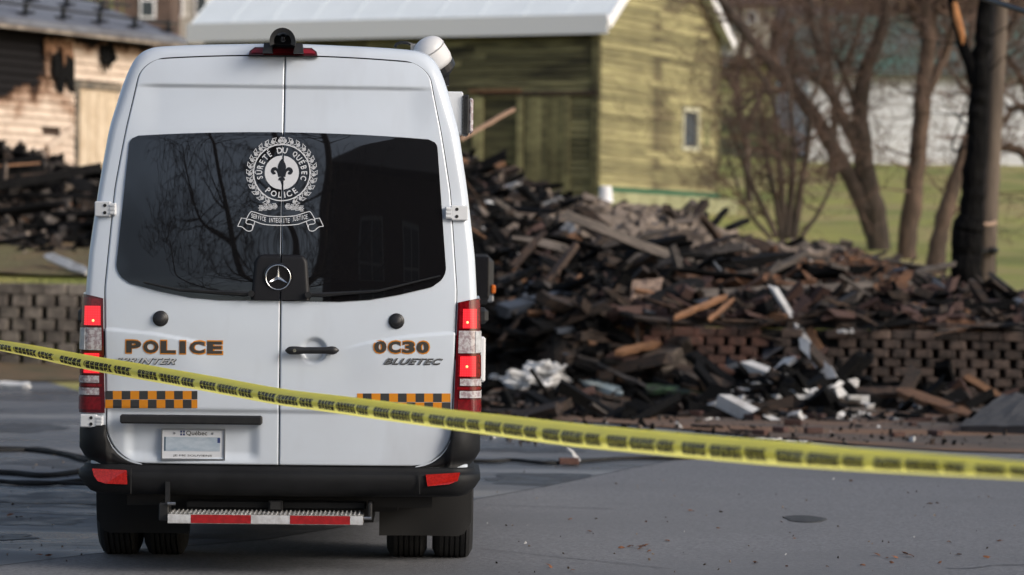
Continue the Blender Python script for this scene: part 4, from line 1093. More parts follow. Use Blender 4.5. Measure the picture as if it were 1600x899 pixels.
# ------------------------------------------------------------------ board-clad buildings
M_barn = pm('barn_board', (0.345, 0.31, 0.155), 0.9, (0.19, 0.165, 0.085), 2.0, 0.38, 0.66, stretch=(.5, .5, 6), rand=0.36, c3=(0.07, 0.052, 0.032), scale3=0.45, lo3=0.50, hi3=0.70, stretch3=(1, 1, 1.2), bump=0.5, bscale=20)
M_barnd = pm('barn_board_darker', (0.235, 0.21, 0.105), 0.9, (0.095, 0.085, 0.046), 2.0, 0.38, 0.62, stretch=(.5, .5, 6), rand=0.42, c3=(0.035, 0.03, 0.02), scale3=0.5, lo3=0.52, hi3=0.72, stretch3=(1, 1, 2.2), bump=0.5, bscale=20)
M_barnroof = pm('pale_blue_metal_roof', (0.84, 0.89, 0.92), 0.45, (0.80, 0.85, 0.88), 1.2, spec=.4)
M_trimw = pm('white_trim', (0.88, 0.87, 0.90), 0.6)
M_green = pm('green_sill', (0.012, 0.10, 0.05), 0.6)
M_found = pm('pale_green_foundation', (0.34, 0.34, 0.20), 0.9, (0.22, 0.22, 0.12), 1.5, bump=.4)
M_void2 = pm('dark_opening', (0.012, 0.013, 0.012), 0.9)
def clap_wall(e, A, dirv, n, L, z0, zfun, pitch, mat, name='siding_board', thick=.05, holes=(), z0fun=None, split=4.2, zmax=99):
    """boards laid one above the other along dirv from A; n: outward normal"""
    rz = math.atan2(dirv.y, dirv.x); z = z0
    cache = {}
    while z < zmax:
        zt = z+pitch
        # length of the row between gable slopes
        a, b = zfun(z+pitch/2)
        if b-a < .25: break
        segs = [(a, b)]
        for (ha, hb, hz0, hz1) in holes:
            if hz0 < z+pitch/2 < hz1:
                ns = []
                for s0, s1 in segs:
                    if hb <= s0 or ha >= s1: ns.append((s0, s1)); continue
                    if ha > s0: ns.append((s0, ha))
                    if hb < s1: ns.append((hb, s1))
                segs = ns
        fin = []
        for s0, s1 in segs:
            k = max(1, round((s1-s0)/split)); 
            cuts = [s0]+sorted(s0+(s1-s0)*(i+random.uniform(-.3, .3))/k for i in range(1, k))+[s1]
            fin += list(zip(cuts[:-1], cuts[1:]))
        for s0, s1 in fin:
            ln = s1-s0
            if ln < .05: continue
            mb = MB(); j = random.uniform(-.006, .006); x0, x1 = .003, ln-.003
            sag = random.uniform(-.006, .006)
            pts = [(x0, 0, 0), (x1, 0, sag), (x1, -thick-j, sag), (x0, -thick-j, 0), (x0, 0, pitch), (x1, 0, pitch+sag), (x1, -.008, pitch+sag), (x0, -.008, pitch)]
            mb.add(pts, [(0, 3, 2, 1), (3, 7, 6, 2), (7, 4, 5, 6), (0, 4, 7, 3), (1, 2, 6, 5)])
            o = mb.build(name, mat, e); q = A+dirv*s0
            o.location = (q.x, q.y, z); o.rotation_euler = (0, 0, rz)
        z = zt
# --- green barn
C0 = at(935, 300, 72); C0.z = 0
lv = Vector((-9.6, 4.6, 0)).normalized(); gv = Vector((.4325, .9016, 0)).normalized()
if abs(lv.dot(gv)) > .01: gv = Vector((-lv.y, lv.x, 0)); gv = gv if gv.y > 0 else -gv
GW = 7.1; LW = 10.4
ez = at(935, 36, 72).z; bz0 = at(935, 291, 72).z
barn = empty('barn', (C0.x, C0.y, 2.2)); tag(barn, 'old weathered green clapboard barn with a pale metal roof', 'barn')
def W2(p): return Vector((p.x-C0.x, p.y-C0.y, p.z-2.2))
O3 = Vector((0, 0, 0)); pitchR = math.tan(R_(36)); zE = ez-2.2+.22; zB = bz0-2.2
gn = -lv; ln = -gv
# core walls (dark inside), slightly behind the boards
mb = MB()
a = gv*GW; b = lv*LW; H = GW/2*pitchR; ins = .02
def corner(u, v): return gv*u+lv*v
g0, g1, l0, l1 = ins, GW-ins, ins, LW-ins
base = [corner(g0, l0), corner(g1, l0), corner(g1, l1), corner(g0, l1)]
mb.v = [tuple(p+Vector((0, 0, -1.0))) for p in base]+[tuple(p+Vector((0, 0, zE))) for p in base]+[tuple(corner(GW/2, l0)+Vector((0, 0, zE+H))), tuple(corner(GW/2, l1)+Vector((0, 0, zE+H)))]
mb.f = [(0, 1, 5, 8, 4), (3, 7, 9, 6, 2), (0, 4, 7, 3), (1, 2, 6, 5)]; mb.m = [0]*4
mb.build('barn_frame', M_void2, barn, recalc=True)
def A3(p, z=0): return Vector((p.x, p.y, z))
gab = lambda z: (0.0, GW) if z < zE else ((z-zE)/pitchR, GW-(z-zE)/pitchR)
wx0, wx1 = 4.75, 5.80; wz = at(1060, 205, 77).z-2.2
clap_wall(barn, O3+gn*0, gv, gn, GW, zB, gab, .150, M_barn, holes=[(wx0, wx1, wz-.42, wz+.48)])
# long side seen on the left; boards run from the far end to the corner so that they face out
far = corner(0, LW)
def lx(px, py=220):            # distance from far end along the long side for a photograph column
    o_, d_ = ray(px, py); o2 = Vector((o_.x-C0.x, o_.y-C0.y)); d2 = Vector((d_.x, d_.y))
    # solve o2 + t d2 = lv*s
    det = d2.x*-lv.y+lv.x*d2.y; t = (-o2.x*-lv.y-lv.x*o2.y)/det; q = o2+d2*t; return LW-(q.x*lv.x+q.y*lv.y)
zdoor1 = at(870, 150, 72.7).z-2.2
def on_side_(s, z, out): p = far-lv*s-gv*out; return Vector((p.x, p.y, z))
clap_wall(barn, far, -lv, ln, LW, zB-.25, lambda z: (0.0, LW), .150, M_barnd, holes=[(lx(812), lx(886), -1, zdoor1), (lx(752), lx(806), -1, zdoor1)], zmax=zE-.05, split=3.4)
mb = MB(); mb.box(on_side_((lx(752)+lx(806))/2, (zB-.25+zdoor1)/2, .0), (lx(806)-lx(752)+.3, .02, zdoor1-zB+.3), Matrix.Rotation(math.atan2(-lv.y, -lv.x), 3, 'Z')); mb.build('recessed_wall', M_barnd, barn)
# sliding door of vertical planks and its frame
def on_side(s, z, out): p = far-lv*s-gv*out; return Vector((p.x, p.y, z))
rzS = math.atan2(-lv.y, -lv.x)
RS = Matrix.Rotation(rzS, 3, 'Z')
x0, x1 = lx(822), lx(880); n = 7
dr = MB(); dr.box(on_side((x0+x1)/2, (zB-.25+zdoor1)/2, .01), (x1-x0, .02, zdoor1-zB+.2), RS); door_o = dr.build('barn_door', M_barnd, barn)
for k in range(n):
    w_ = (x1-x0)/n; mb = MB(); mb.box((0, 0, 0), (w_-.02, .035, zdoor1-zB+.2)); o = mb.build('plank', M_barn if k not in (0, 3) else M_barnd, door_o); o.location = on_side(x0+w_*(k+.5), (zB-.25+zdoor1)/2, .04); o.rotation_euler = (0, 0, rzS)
for s_, w_ in ((lx(814), .16), (lx(886), .18), (lx(748), .25)):
    mb = MB(); mb.box(on_side(s_, (zB-.25+zdoor1)/2, .05), (w_, .05, zdoor1-zB+.25), RS); mb.build('door_post', M_barn, barn)
mb = MB(); mb.box(on_side((lx(748)+lx(935))/2, zdoor1+.04, .05), (lx(935)-lx(748), .06, .10), RS); mb.build('door_lintel', M_charbr, barn)
mb = MB(); mb.box(on_side(lx(775), at(775, 143, 73.3).z-2.2, .09), (lx(815)-lx(735), .06, .08), RS); mb.build('rusty_rail', M_raw, barn)
mb = MB(); s_ = LW; mb.box(on_side(LW-.09, (zE+zB-.3)/2, .045), (.17, .045, zE-zB+.3), RS); mb.build('corner_board', M_barnd, barn)
RG = Matrix.Rotation(math.atan2(gv.y, gv.x), 3, 'Z')
def on_gab(u, z, out): p = gv*u+gn*out; return Vector((p.x, p.y, z))
mb = MB(); mb.box(on_gab(GW-.05, (zE+zB)/2, .04), (.12, .05, zE-zB), RG); mb.build('corner_board', M_barnd, barn)
mb = MB(); mb.box(on_gab(GW/2, zB-.06, .05), (GW+.1, .08, .10), RG); mb.build('sill_board', M_green, barn)
mb = MB(); mb.box(on_gab(GW/2+.5, zB-.62, .06), (GW+.9, .25, 1.0), RG); mb.build('foundation', M_found, barn)
# gable window
wf = MB()
for du, dz2, sx2, sz2 in ((wx0+.05, wz+.03, .10, .96), (wx1-.05, wz+.03, .10, .96), ((wx0+wx1)/2, wz+.50, wx1-wx0+.06, .10), ((wx0+wx1)/2, wz-.44, wx1-wx0+.1, .10)): wf.box(on_gab(du, dz2, .045), (sx2, .06, sz2), RG)
wo_ = wf.build('window', pm('faded_window_frame', (.50, .48, .36), .8), barn)
mb = MB(); mb.box(on_gab((wx0+wx1)/2, wz+.03, .0), (wx1-wx0-.18, .02, .86), RG); mb.build('pane', pm('dusty_pane', (.05, .06, .08), .25), wo_)
mb = MB(); mb.box(on_gab(6.35, wz-.02, .045), (.28, .02, .62), RG); mb.build('board_patch', pm('pale_patch', (.25, .25, .12), .9), barn)
# roof slabs, fascias and rakes
ov = .28; re = .30
def roof_pt(u, v, dz=0): # u across gable (0..GW), v along, height on slope
    h = zE+min(u, GW-u)*pitchR; return corner(u, v)+Vector((0, 0, h+dz))
for nm, (ua, ub) in (('roof', (-ov, GW/2)), ('roof', (GW+ov, GW/2))):
    mb = MB(); t = .10
    P4 = [roof_pt(ua, -re, .06), roof_pt(ua, LW+re, .06), roof_pt(ub, LW+re, .06), roof_pt(ub, -re, .06)]
    mb.v = [tuple(p) for p in P4]+[tuple(p-Vector((0, 0, t))) for p in P4]; mb.f = [(0, 1, 2, 3), (4, 7, 6, 5), (0, 4, 5, 1), (1, 5, 6, 2), (2, 6, 7, 3), (3, 7, 4, 0)]; mb.m = [0]*6
    ro = mb.build(nm, M_barnroof, barn, recalc=True)
    for k in range(11):      # standing seams
        v = -re+(LW+2*re)*k/10; p = roof_pt(ua, v, .075); q = roof_pt(ub, v, .075); mb = MB(); mb.tube([p, q], .007, 4); mb.build('roof_seam', M_barnroof, ro)
for u in (-ov-.02, GW+ov+.02):
    mb = MB(); p = corner(u, LW/2); mb.box((p.x, p.y, zE-ov*pitchR-.06), (LW+2*re+.02, .05, .44), RS); mb.build('fascia', M_trimw, barn)
for ua, ub in ((-ov, GW/2), (GW+ov, GW/2)):
    for v in (-re-.025,):
        p = roof_pt(ua, v, -.07); q = roof_pt(ub, v, -.07); d = q-p; mb = MB(); Rr = d.to_track_quat('X', 'Z').to_matrix(); mb.box((p+q)/2, (d.length, .04, .22), Rr); mb.build('rake_board', M_trimw, barn)
# shadowy soffit
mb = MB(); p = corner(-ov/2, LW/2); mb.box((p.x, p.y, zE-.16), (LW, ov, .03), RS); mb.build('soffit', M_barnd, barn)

# --- scorched cream house on the far left
A = Vector((-12.2, 50.1, 0)); Bp = Vector((-6.85, 60.2, 0)); hd_ = (Bp-A).normalized(); HL = (Bp-A).length; hn = Vector((hd_.y, -hd_.x, 0))
hz0 = 2.0; zEh = at(0, 43, 56).z+.05-hz0
house = empty('burnt_house', (A.x, A.y, hz0)); tag(house, 'cream clapboard house on the far left with a scorched black corner under its eaves', 'house')
def cream():
    m = pm('cream_siding_scorched', (0.68, 0.56, 0.46), 0.9, (0.52, 0.41, 0.33), 3, 0.4, 0.7, rand=0.08, bump=.3, spec=.15)
    nt = m.node_tree; b = nt.nodes['Principled BSDF']; L = nt.links.new; src = b.inputs['Base Color'].links[0].from_socket
    g = node(nt, 'ShaderNodeNewGeometry'); sx = node(nt, 'ShaderNodeSeparateXYZ'); L(g.outputs['Position'], sx.inputs[0])
    nz = node(nt, 'ShaderNodeTexNoise'); nz.inputs['Scale'].default_value = 1.1; nz.inputs['Detail'].default_value = 7; nz.inputs['Roughness'].default_value = .65; L(g.outputs['Position'], nz.inputs['Vector'])
    # soot gathers high on the near end of the wall: stain mask in metres of the place
    def mth(op, a, b_=None, v=None):
        n = node(nt, 'ShaderNodeMath', operation=op); 
        if isinstance(a, (int, float)): n.inputs[0].default_value = a
        else: L(a, n.inputs[0])
        if b_ is not None:
            if isinstance(b_, (int, float)): n.inputs[1].default_value = b_
            else: L(b_, n.inputs[1])
        return n.outputs[0]
    k = at(118, 100, 57.5)
    zt0 = at(50, 150, 56.5).z
    y = mth('MULTIPLY_ADD', sx.outputs['Y'], 1.0); y.node.inputs[2].default_value = -k.y   # >0 towards far end
    zz = mth('SUBTRACT', sx.outputs['Z'], zt0)
    nn = mth('MULTIPLY', mth('SUBTRACT', nz.outputs[0], .5), 3.4)
    a1 = mth('ADD', mth('MULTIPLY', y, -1.0), nn); a2 = mth('ADD', mth('MULTIPLY', zz, 1.5), mth('MULTIPLY', nn, .8))
    mn = mth('MINIMUM', a1, a2)
    top = mth('MULTIPLY_ADD', sx.outputs['Z'], 3.0); top.node.inputs[2].default_value = -3.0*(at(150, 72, 58.5).z-.02); top2 = mth('ADD', top, mth('MULTIPLY', nn, .8))
    mx_ = mth('MAXIMUM', mn, top2)
    rr = node(nt, 'ShaderNodeMapRange'); rr.inputs[1].default_value = -.05; rr.inputs[2].default_value = .25; L(mx_, rr.inputs[0])
    edge = node(nt, 'ShaderNodeMapRange'); edge.inputs[1].default_value = -.5; edge.inputs[2].default_value = .2; L(mx_, edge.inputs[0])
    m1 = node(nt, 'ShaderNodeMix', data_type='RGBA'); L(edge.outputs[0], m1.inputs[0]); L(src, m1.inputs[6]); m1.inputs[7].default_value = (.22, .10, .045, 1)
    m2 = node(nt, 'ShaderNodeMix', data_type='RGBA'); L(rr.outputs[0], m2.inputs[0]); L(m1.outputs[2], m2.inputs[6]); m2.inputs[7].default_value = (.012, .011, .012, 1)
    L(m2.outputs[2], b.inputs['Base Color']); return m
M_cream = cream()
def hs_of(px, Y=None):       # distance along the house wall for a photograph column
    o_, d_ = ray(px, 200); det = d_.x*-hd_.y+hd_.x*d_.y; dx, dy = A.x-o_.x, A.y-o_.y; t = (dx*-hd_.y+hd_.x*dy)/det; q = o_+d_*t; return (q-A).dot(hd_) if False else ((q.x-A.x)*hd_.x+(q.y-A.y)*hd_.y)
mb = MB(); inn = hn*-.04
pA = inn; pB = hd_*HL+inn; bk = -hn*7
mb.v = [tuple(p+Vector((0, 0, z))) for z in (-1, zEh) for p in (pA, pB, pB+bk, pA+bk)]; mb.f = [(0, 1, 5, 4), (1, 2, 6, 5), (2, 3, 7, 6), (3, 0, 4, 7)]; mb.m = [0]*4
mb.build('wall_core', M_charbr, house, recalc=True)
RH = Matrix.Rotation(math.atan2(hd_.y, hd_.x), 3, 'Z')
ds0, ds1 = hs_of(117), hs_of(182); dzt = at(150, 140, 58.6).z-hz0; dsb = at(150, 264, 58.6).z-hz0
hz_, hz2 = hs_of(64), hs_of(92); hh = at(78, 202, 57.3).z-hz0
clap_wall(house, O3, hd_, hn, HL, 0.2, lambda z: (0, HL), .150, M_cream, holes=[(ds0, ds1, dsb-.4, dzt+.12), (hz_, hz2, hh-.06, hh+.06)], zmax=zEh-.12, split=3)
def on_h(s, z, out): p = hd_*s+hn*out; return Vector((p.x, p.y, z))
dd_ = MB(); dd_.box(on_h((ds0+ds1)/2, (dzt+dsb)/2-.2, .0), (ds1-ds0, .03, dzt-dsb+.4), RH); do_ = dd_.build('boarded_door', pm('plywood_door', (.64, .52, .38), .8, (.52, .40, .28), 3), house)
for k in range(4):
    mb = MB(); w_ = (ds1-ds0-.2)/4; mb.box(on_h(ds0+.1+w_*(k+.5), (dzt+dsb)/2-.2, .03), (w_-.015, .02, dzt-dsb+.3), RH); mb.build('panel', pm('plywood_panel', (.66, .54, .40), .8, (.55, .43, .30), 3, rand=.06), do_)
for s_, z_, sx2, sz2 in ((ds0, (dzt+dsb)/2-.2, .10, dzt-dsb+.4), ((ds0+ds1)/2, dzt+.06, ds1-ds0+.2, .13)):
    mb = MB(); mb.box(on_h(s_, z_, .035), (sx2, .05, sz2), RH); mb.build('door_trim', pm('scorched_trim', (.10, .09, .075), .8, (.25, .2, .15), 4), house)
# gutter board, roof, snow guards
for s_, z_, w_, c_ in ((0, 0, 0, 0),):
    mb = MB(); mb.box(on_h(HL/2, zEh-.02, .50), (HL+.7, .05, .16), RH); mb.build('gutter_board', pm('weathered_gutter_board', (.34, .29, .24), .7, (.16, .13, .11), 2), house)
M_roofg = pm('grey_sheet_roof', (.17, .18, .21), .5, (.09, .09, .11), 1.5, .4, .7)
rs = math.tan(R_(19)); mb = MB(); P4 = [on_h(-.3, zEh+.07, .55), on_h(HL+.35, zEh+.07, .55), on_h(HL+.35, zEh+.07+4.2*rs, -3.65), on_h(-.3, zEh+.07+4.2*rs, -3.65)]
mb.v = [tuple(p) for p in P4]+[tuple(p-Vector((0, 0, .1))) for p in P4]; mb.f = [(0, 1, 2, 3), (4, 7, 6, 5), (0, 4, 5, 1), (1, 5, 6, 2), (2, 6, 7, 3), (3, 7, 4, 0)]; mb.m = [0]*6
rf = mb.build('roof', M_roofg, house, recalc=True)
mb = MB(); P4 = [on_h(-.3, zEh+.07, -7.85), on_h(HL+.35, zEh+.07, -7.85), on_h(HL+.35, zEh+.07+4.2*rs, -3.65), on_h(-.3, zEh+.07+4.2*rs, -3.65)]
mb.v = [tuple(p) for p in P4]+[tuple(p-Vector((0, 0, .1))) for p in P4]; mb.f = [(0, 1, 2, 3), (4, 7, 6, 5), (0, 4, 5, 1), (1, 5, 6, 2), (2, 6, 7, 3), (3, 7, 4, 0)]; mb.m = [0]*6
mb.build('roof', M_roofg, house, recalc=True)
for row in range(2):
    for k in range(12):
        s_ = .4+k*1.12+row*.5
        if s_ > HL+.3: continue
        c = on_h(s_, 0, .25-row*1.1); z = zEh+.1+(.30+row*1.1)*rs; mb = MB(); mb.box((c.x, c.y, z+.10), (.07, .06, .22), RH); mb.box((c.x, c.y, z+.03), (.08, .35, .04), RH); mb.build('snow_guard', M_black, rf)
for row in range(2):
    mb = MB(); p = on_h(.2, zEh+.26+(.30+row*1.1)*rs, .25-row*1.1); q = on_h(HL+.5, zEh+.26+(.30+row*1.1)*rs, .25-row*1.1); mb.tube([p, q], .025, 5); mb.build('snow_rail', M_black, rf)
# charred boards hanging off the burnt end, orange insulation showing
for px0, py0, px1, py1, mt in ((74, 84, 110, 132, M_char), (60, 60, 104, 88, M_raw), (150, 68, 170, 100, M_char)):
    s0_, s1_ = hs_of(px0), hs_of(px1); Y_ = A.y+hd_.y*(s0_+s1_)/2; zt = at(0, py0, Y_).z-hz0; zb_ = at(0, py1, Y_).z-hz0; mb = MB(); N = 7
    up_ = [on_h(s0_+(s1_-s0_)*k/N, zt+random.uniform(-.05, .05), .07+random.uniform(0, .05)) for k in range(N+1)]; lo_ = [on_h(s0_+(s1_-s0_)*k/N, zb_+random.uniform(-.18, .18), .08+random.uniform(0, .1)) for k in range(N+1)]
    mb.v = [tuple(p) for p in up_+lo_]+[tuple(p-hn*.03) for p in up_+lo_]; m_ = 2*(N+1)
    for k in range(N):
        mb.f += [(k, N+1+k, N+2+k, k+1), (m_+k, m_+k+1, m_+N+2+k, m_+N+1+k), (N+1+k, m_+N+1+k, m_+N+2+k, N+2+k)]; mb.m += [0]*3
    mb.build('torn_sheathing', mt, house, recalc=True)
s0_ = hs_of(68); s1_ = hs_of(108); mb = MB(); p = on_h(s0_, at(0, 232, 57.4).z-hz0, .1); q = on_h(s1_, at(0, 200, 58).z-hz0, .1); d = q-p; mb.box((p+q)/2, (d.length, .04, .12), d.to_track_quat('X', 'Z').to_matrix()); mb.build('brace_board', M_cream, house)

# --- far houses on the hill
def simple_house(name, label, px0, px1, ytop, ybot, Y, depth, wallm, roofm, roofh, over=.3, wins=(), rise_px=None, foot=1.0, gable=False):
    p = at(px0, ybot, Y); q = at(px1, ybot, Y); zt = at((px0+px1)/2, ytop, Y).z; zb = min(p.z, q.z); w = q.x-p.x; h = zt-zb
    e = empty(name, ((p.x+q.x)/2, Y, zb)); tag(e, label, 'house')
    mb = MB(); mb.box((0, depth/2, h/2-foot/2), (w, depth, h+foot)); wl_ = mb.build('wall', wallm, e)
    n = int(h/.32)
    mb = MB()
    for k in range(n): mb.add([(-w/2, -.001, .32*k), (w/2, -.001, .32*k), (w/2, -.03, .32*k), (-w/2, -.03, .32*k), (-w/2, -.001, .32*k+.31), (w/2, -.001, .32*k+.31)], [(0, 3, 2, 1), (3, 5, 4), (3, 2, 5), (0, 4, 3)])
    so_ = mb.build('siding', wallm, e); so_['kind'] = 'stuff'
    mb = MB(); t = .12
    if gable:   # ridge runs away from the viewer
        P = [(-w/2-over, -over, h-.05), (0, -over, h+roofh), (w/2+over, -over, h-.05)]
        mb.v = P+[(x, depth+over, z) for x, _, z in P]+[(x, y, z-t) for x, y, z in P]+[(x, depth+over, z-t) for x, _, z in P]
        mb.f = [(0, 1, 4, 3), (1, 2, 5, 4), (6, 9, 10, 7), (7, 10, 11, 8), (0, 6, 7, 1), (1, 7, 8, 2), (0, 3, 9, 6), (2, 8, 11, 5), (3, 4, 10, 9), (4, 5, 11, 10)]
    else:
        P = [(-w/2-over, -over, h-.05), (-w/2-over, depth/2, h+roofh), (-w/2-over, depth+over, h-.05)]
        mb.v = P+[(-x, y, z) for x, y, z in P]+[(x, y, z-t) for x, y, z in P]+[(-x, y, z-t) for x, y, z in P]
        mb.f = [(0, 1, 4, 3), (1, 2, 5, 4), (6, 9, 10, 7), (7, 10, 11, 8), (0, 6, 7, 1), (1, 7, 8, 2), (3, 4, 10, 9), (4, 5, 11, 10), (0, 3, 9, 6), (2, 8, 11, 5)]
    mb.m = [0]*len(mb.f); mb.build('roof', roofm, e, recalc=True)
    mb = MB()
    if gable: mb.add([(-w/2, .0, h-.05), (w/2, .0, h-.05), (0, .0, h+roofh-.15)], [(0, 1, 2)]); mb.build('gable', wallm, e)
    for (a, b, c, d) in wins:
        P0 = at(a, c, Y); P1 = at(b, d, Y); cx, cz = (P0.x+P1.x)/2-e.location.x, (P0.z+P1.z)/2-zb; ww, hh_ = P1.x-P0.x, P0.z-P1.z
        mb = MB(); mb.box((cx, -.04, cz), (ww+.16, .08, hh_+.16)); wi = mb.build('window', M_trimw, e); mb = MB(); mb.box((cx, -.085, cz), (ww, .02, hh_)); mb.build('pane', pm('far_pane', (.05, .06, .07), .15), wi)
    return e
M_ww = pm('far_white_siding', (.74, .75, .78), .8, (.66, .67, .70), 1)
simple_house('white_house', 'long white sided house with a green roof behind the trees', 1262, 1640, 112, 262, 96, 6, M_ww, pm('green_roof', (.06, .135, .11), .7, (.12, .14, .135), .8), 1.9, wins=())
simple_house('white_house', 'white house with a dark grey roof and blue porch between the tree limbs', 1236, 1352, 62, 175, 104, 6, M_ww, pm('dark_grey_roof', (.06, .055, .06), .8), 1.3, wins=((1292, 1342, 140, 158), (1262, 1284, 92, 118)))
simple_house('white_house', 'upper white house at the top behind the bare crowns', 1150, 1215, 5, 50, 128, 7, pm('warm_white_siding', (.62, .58, .50), .8), pm('brown_roof', (.09, .06, .05), .8), 1.2, wins=((1170, 1180, 20, 35),))
simple_house('pale_house', 'pale house with dark windows above the lawn at the top left', 200, 268, -45, 31, 118, 7, pm('brown_brick_far', (.13, .085, .07), .9, (.09, .06, .05), 2), pm('brown_roof', (.09, .06, .05), .8), 1.2, wins=((222, 240, 2, 26),))
simple_house('pale_house', 'pale grey house front with tall windows at the top left', 247, 352, -45, 28, 121, 7, pm('pale_grey_siding', (.50, .48, .45), .8, (.40, .37, .34), 1), M_roofg, 1.2, wins=((252, 284, -2, 24), (308, 322, -10, 22)))
# ------------------------------------------------------------------ burnt heap
CXP = [600, 700, 740, 790, 830, 870, 930, 1000, 1060, 1110, 1160, 1200, 1260, 1310, 1360, 1420, 1480, 1560, 1600, 1700]
CYP = [y+17 for y in (235, 235, 240, 268, 290, 306, 320, 324, 332, 346, 362, 372, 370, 376, 393, 416, 442, 462, 470, 480)]
_cx = [at(x, y, 50).x for x, y in zip(CXP, CYP)]; _cz = [at(x, y, 50).z for x, y in zip(CXP, CYP)]
def pxx(X, Y): return topx((X, Y, 1.0))[0]
def heap0(X, Y):
    yw = ywall(X); px = pxx(X, Y); n = noise.noise(Vector((X*1.1, Y*.5, 0)))*.5+noise.noise(Vector((X*3.1, Y*1.2, 5)))*.28
    if Y < yw+.09:       # litter at the foot of the wall and over its broken part
        full = interp(px, [700, 760, 960, 1010, 1180, 1230, 1320, 1380, 1600], [.9, .95, .90, .22, .22, .50, .38, .12, .10])
        fd = interp(px, [740, 950, 1010, 1120, 1300, 1450, 1600], [.4, .7, 1.2, 3.0, 4.2, 3.6, 2.0]); d = (Y-(yw-fd))/fd
        return max(-.05, full*sm(0, 1, d)*(1+n*.7)-.04)
    zc = interp(X*50/max(Y, 1)*1.0 if False else X, _cx, _cz); base = T(X, yw+.3)
    if Y > 50: t = 1-sm(50, 55, Y); tz = T(X, Y); return tz+(zc-tz)*t+n*.15*t-.02-(.3*(1-t))
    t = (Y-yw)/(50-yw); z = base+.05+(zc-base)*t**.85
    return z+n*(.26*math.sin(PI*min(1, t+.1))+.05)
def heap(X, Y):
    k = sm(-3.3, -1.7, X); b = gz(X, Y)-.03
    return heap0(X, Y) if k >= 1 else b+(heap0(X, Y)-b)*k
mb = MB(); x0, x1, y0, y1 = -3.4, 9.6, 31.0, 55.5; NX, NY = 190, 230
def hp_(a, b):
    X = x0+(x1-x0)*a; Y = y0+(y1-y0)*b
    return (X, Y, heap(X, Y)+.05*noise.noise(Vector((X*9, Y*6, 2))))
mb.grid(hp_, NX, NY)
ob = mb.build('debris_bed', M_mound, smooth=False); ob['kind'] = 'stuff'; ob['label'] = 'bed of ash and burnt rubble under the boards'
def lheap(X, Y):
    c = sm(-3.9, -6.0, X)*1; t = sm(48.0, 52.5, Y)*(1-sm(55, 58.5, Y)*.8)
    top = interp(topx((X, 53, 2))[0], [-200, 0, 40, 60, 150, 300], [1.63+140*53/4976]*2+[1.63+140*53/4976, 1.63+118*53/4976, 1.63+95*53/4976, 1.63+80*53/4976])
    return T(X, Y)-.1+(top-T(X, 53)+.1)*t+noise.noise(Vector((X*1.5, Y, 4)))*.25*t
mb = MB(); mb.grid(lambda a, b: (-13+9.2*a, 47.5+12*b, lheap(-13+9.2*a, 47.5+12*b)+.05*noise.noise(Vector((a*80, b*80, 2)))), 100, 100)
ob = mb.build('debris_bed', M_mound, smooth=False); ob['kind'] = 'stuff'; ob['label'] = 'bed of ash and burnt rubble on the left lot'
# --- board shapes
def board_mesh(L, w, t, mat, bend=.1, jag=.25, ns=6):
    mb = MB(); c = 0; o = 0
    ang = random.uniform(-bend, bend); rows_ = []
    for i in range(ns+1):
        s = i/ns; x = L*(s-.5); z = ang*L*(s-.5)**2+random.uniform(-.006, .006); y = random.uniform(-.01, .01); k = 1
        ww = w*random.uniform(.9, 1.05)*(random.uniform(.25, .8) if i in (0, ns) else 1); xx = x+(random.uniform(-jag, jag)*w if i in (0, ns) else 0)
        rows_.append([(xx, y-ww/2, z-t/2), (xx+random.uniform(-.04, .04), y+ww/2, z-t/2), (xx+random.uniform(-.04, .04), y+ww/2, z+t/2), (xx, y-ww/2, z+t/2)])
    for r in rows_: mb.v.extend(r)
    for i in range(ns):
        for k in range(4): mb.f.append((i*4+k, i*4+(k+1) % 4, (i+1)*4+(k+1) % 4, (i+1)*4+k)); mb.m.append(0)
    mb.f += [(3, 2, 1, 0), tuple(ns*4+k for k in range(4))]; mb.m += [0, 0]
    return mb.mesh('board', mat)
kinds = {}
for nm, mt in (('char', M_char), ('brown', M_charbr), ('raw', M_raw), ('grey', M_greyw), ('white', M_whitew)):
    kinds[nm] = [board_mesh(random.uniform(.9, 2.3), random.choice((.09, .12, .16, .2)), random.choice((.025, .04, .07)), mt) for _ in range(7)]
GL = {'char': ('charred_board', 'black charred board lying in the burnt heap', 'charred boards in the heap'),
      'brown': ('scorched_board', 'brown scorched board lying in the burnt heap', 'scorched brown boards in the heap'),
      'raw': ('splintered_board', 'splintered board showing bare orange wood in the burnt heap', 'splintered bare boards in the heap'),
      'grey': ('weathered_board', 'grey ash-dusted board lying in the burnt heap', 'grey boards in the heap'),
      'white': ('painted_board', 'short white painted board fragment lying in the burnt heap', 'white board fragments in the heap')}
def where(X, Y):
    px = topx((X, Y, 1.2))[0]
    if px < 400: return ('far left of the left lot' if px < 45 else 'by the van on the left lot')+(' in front' if Y < 50.5 else ' behind')
    a = 'right beside the van' if px < 850 else 'below the barn door' if px < 930 else 'below the barn corner' if px < 1000 else 'above the brown bricks' if px < 1190 else 'by the slanting white board' if px < 1330 else 'above the open-jointed wall' if px < 1470 else 'round the burnt trunk'
    return a+(', at the heap foot' if Y < 36 else ', low in the heap' if Y < 40 else ', halfway up the heap' if Y < 45 else ', near the heap crest')
LB = {'char': 'black', 'brown': 'brown', 'raw': 'orange', 'grey': 'grey', 'white': 'white'}
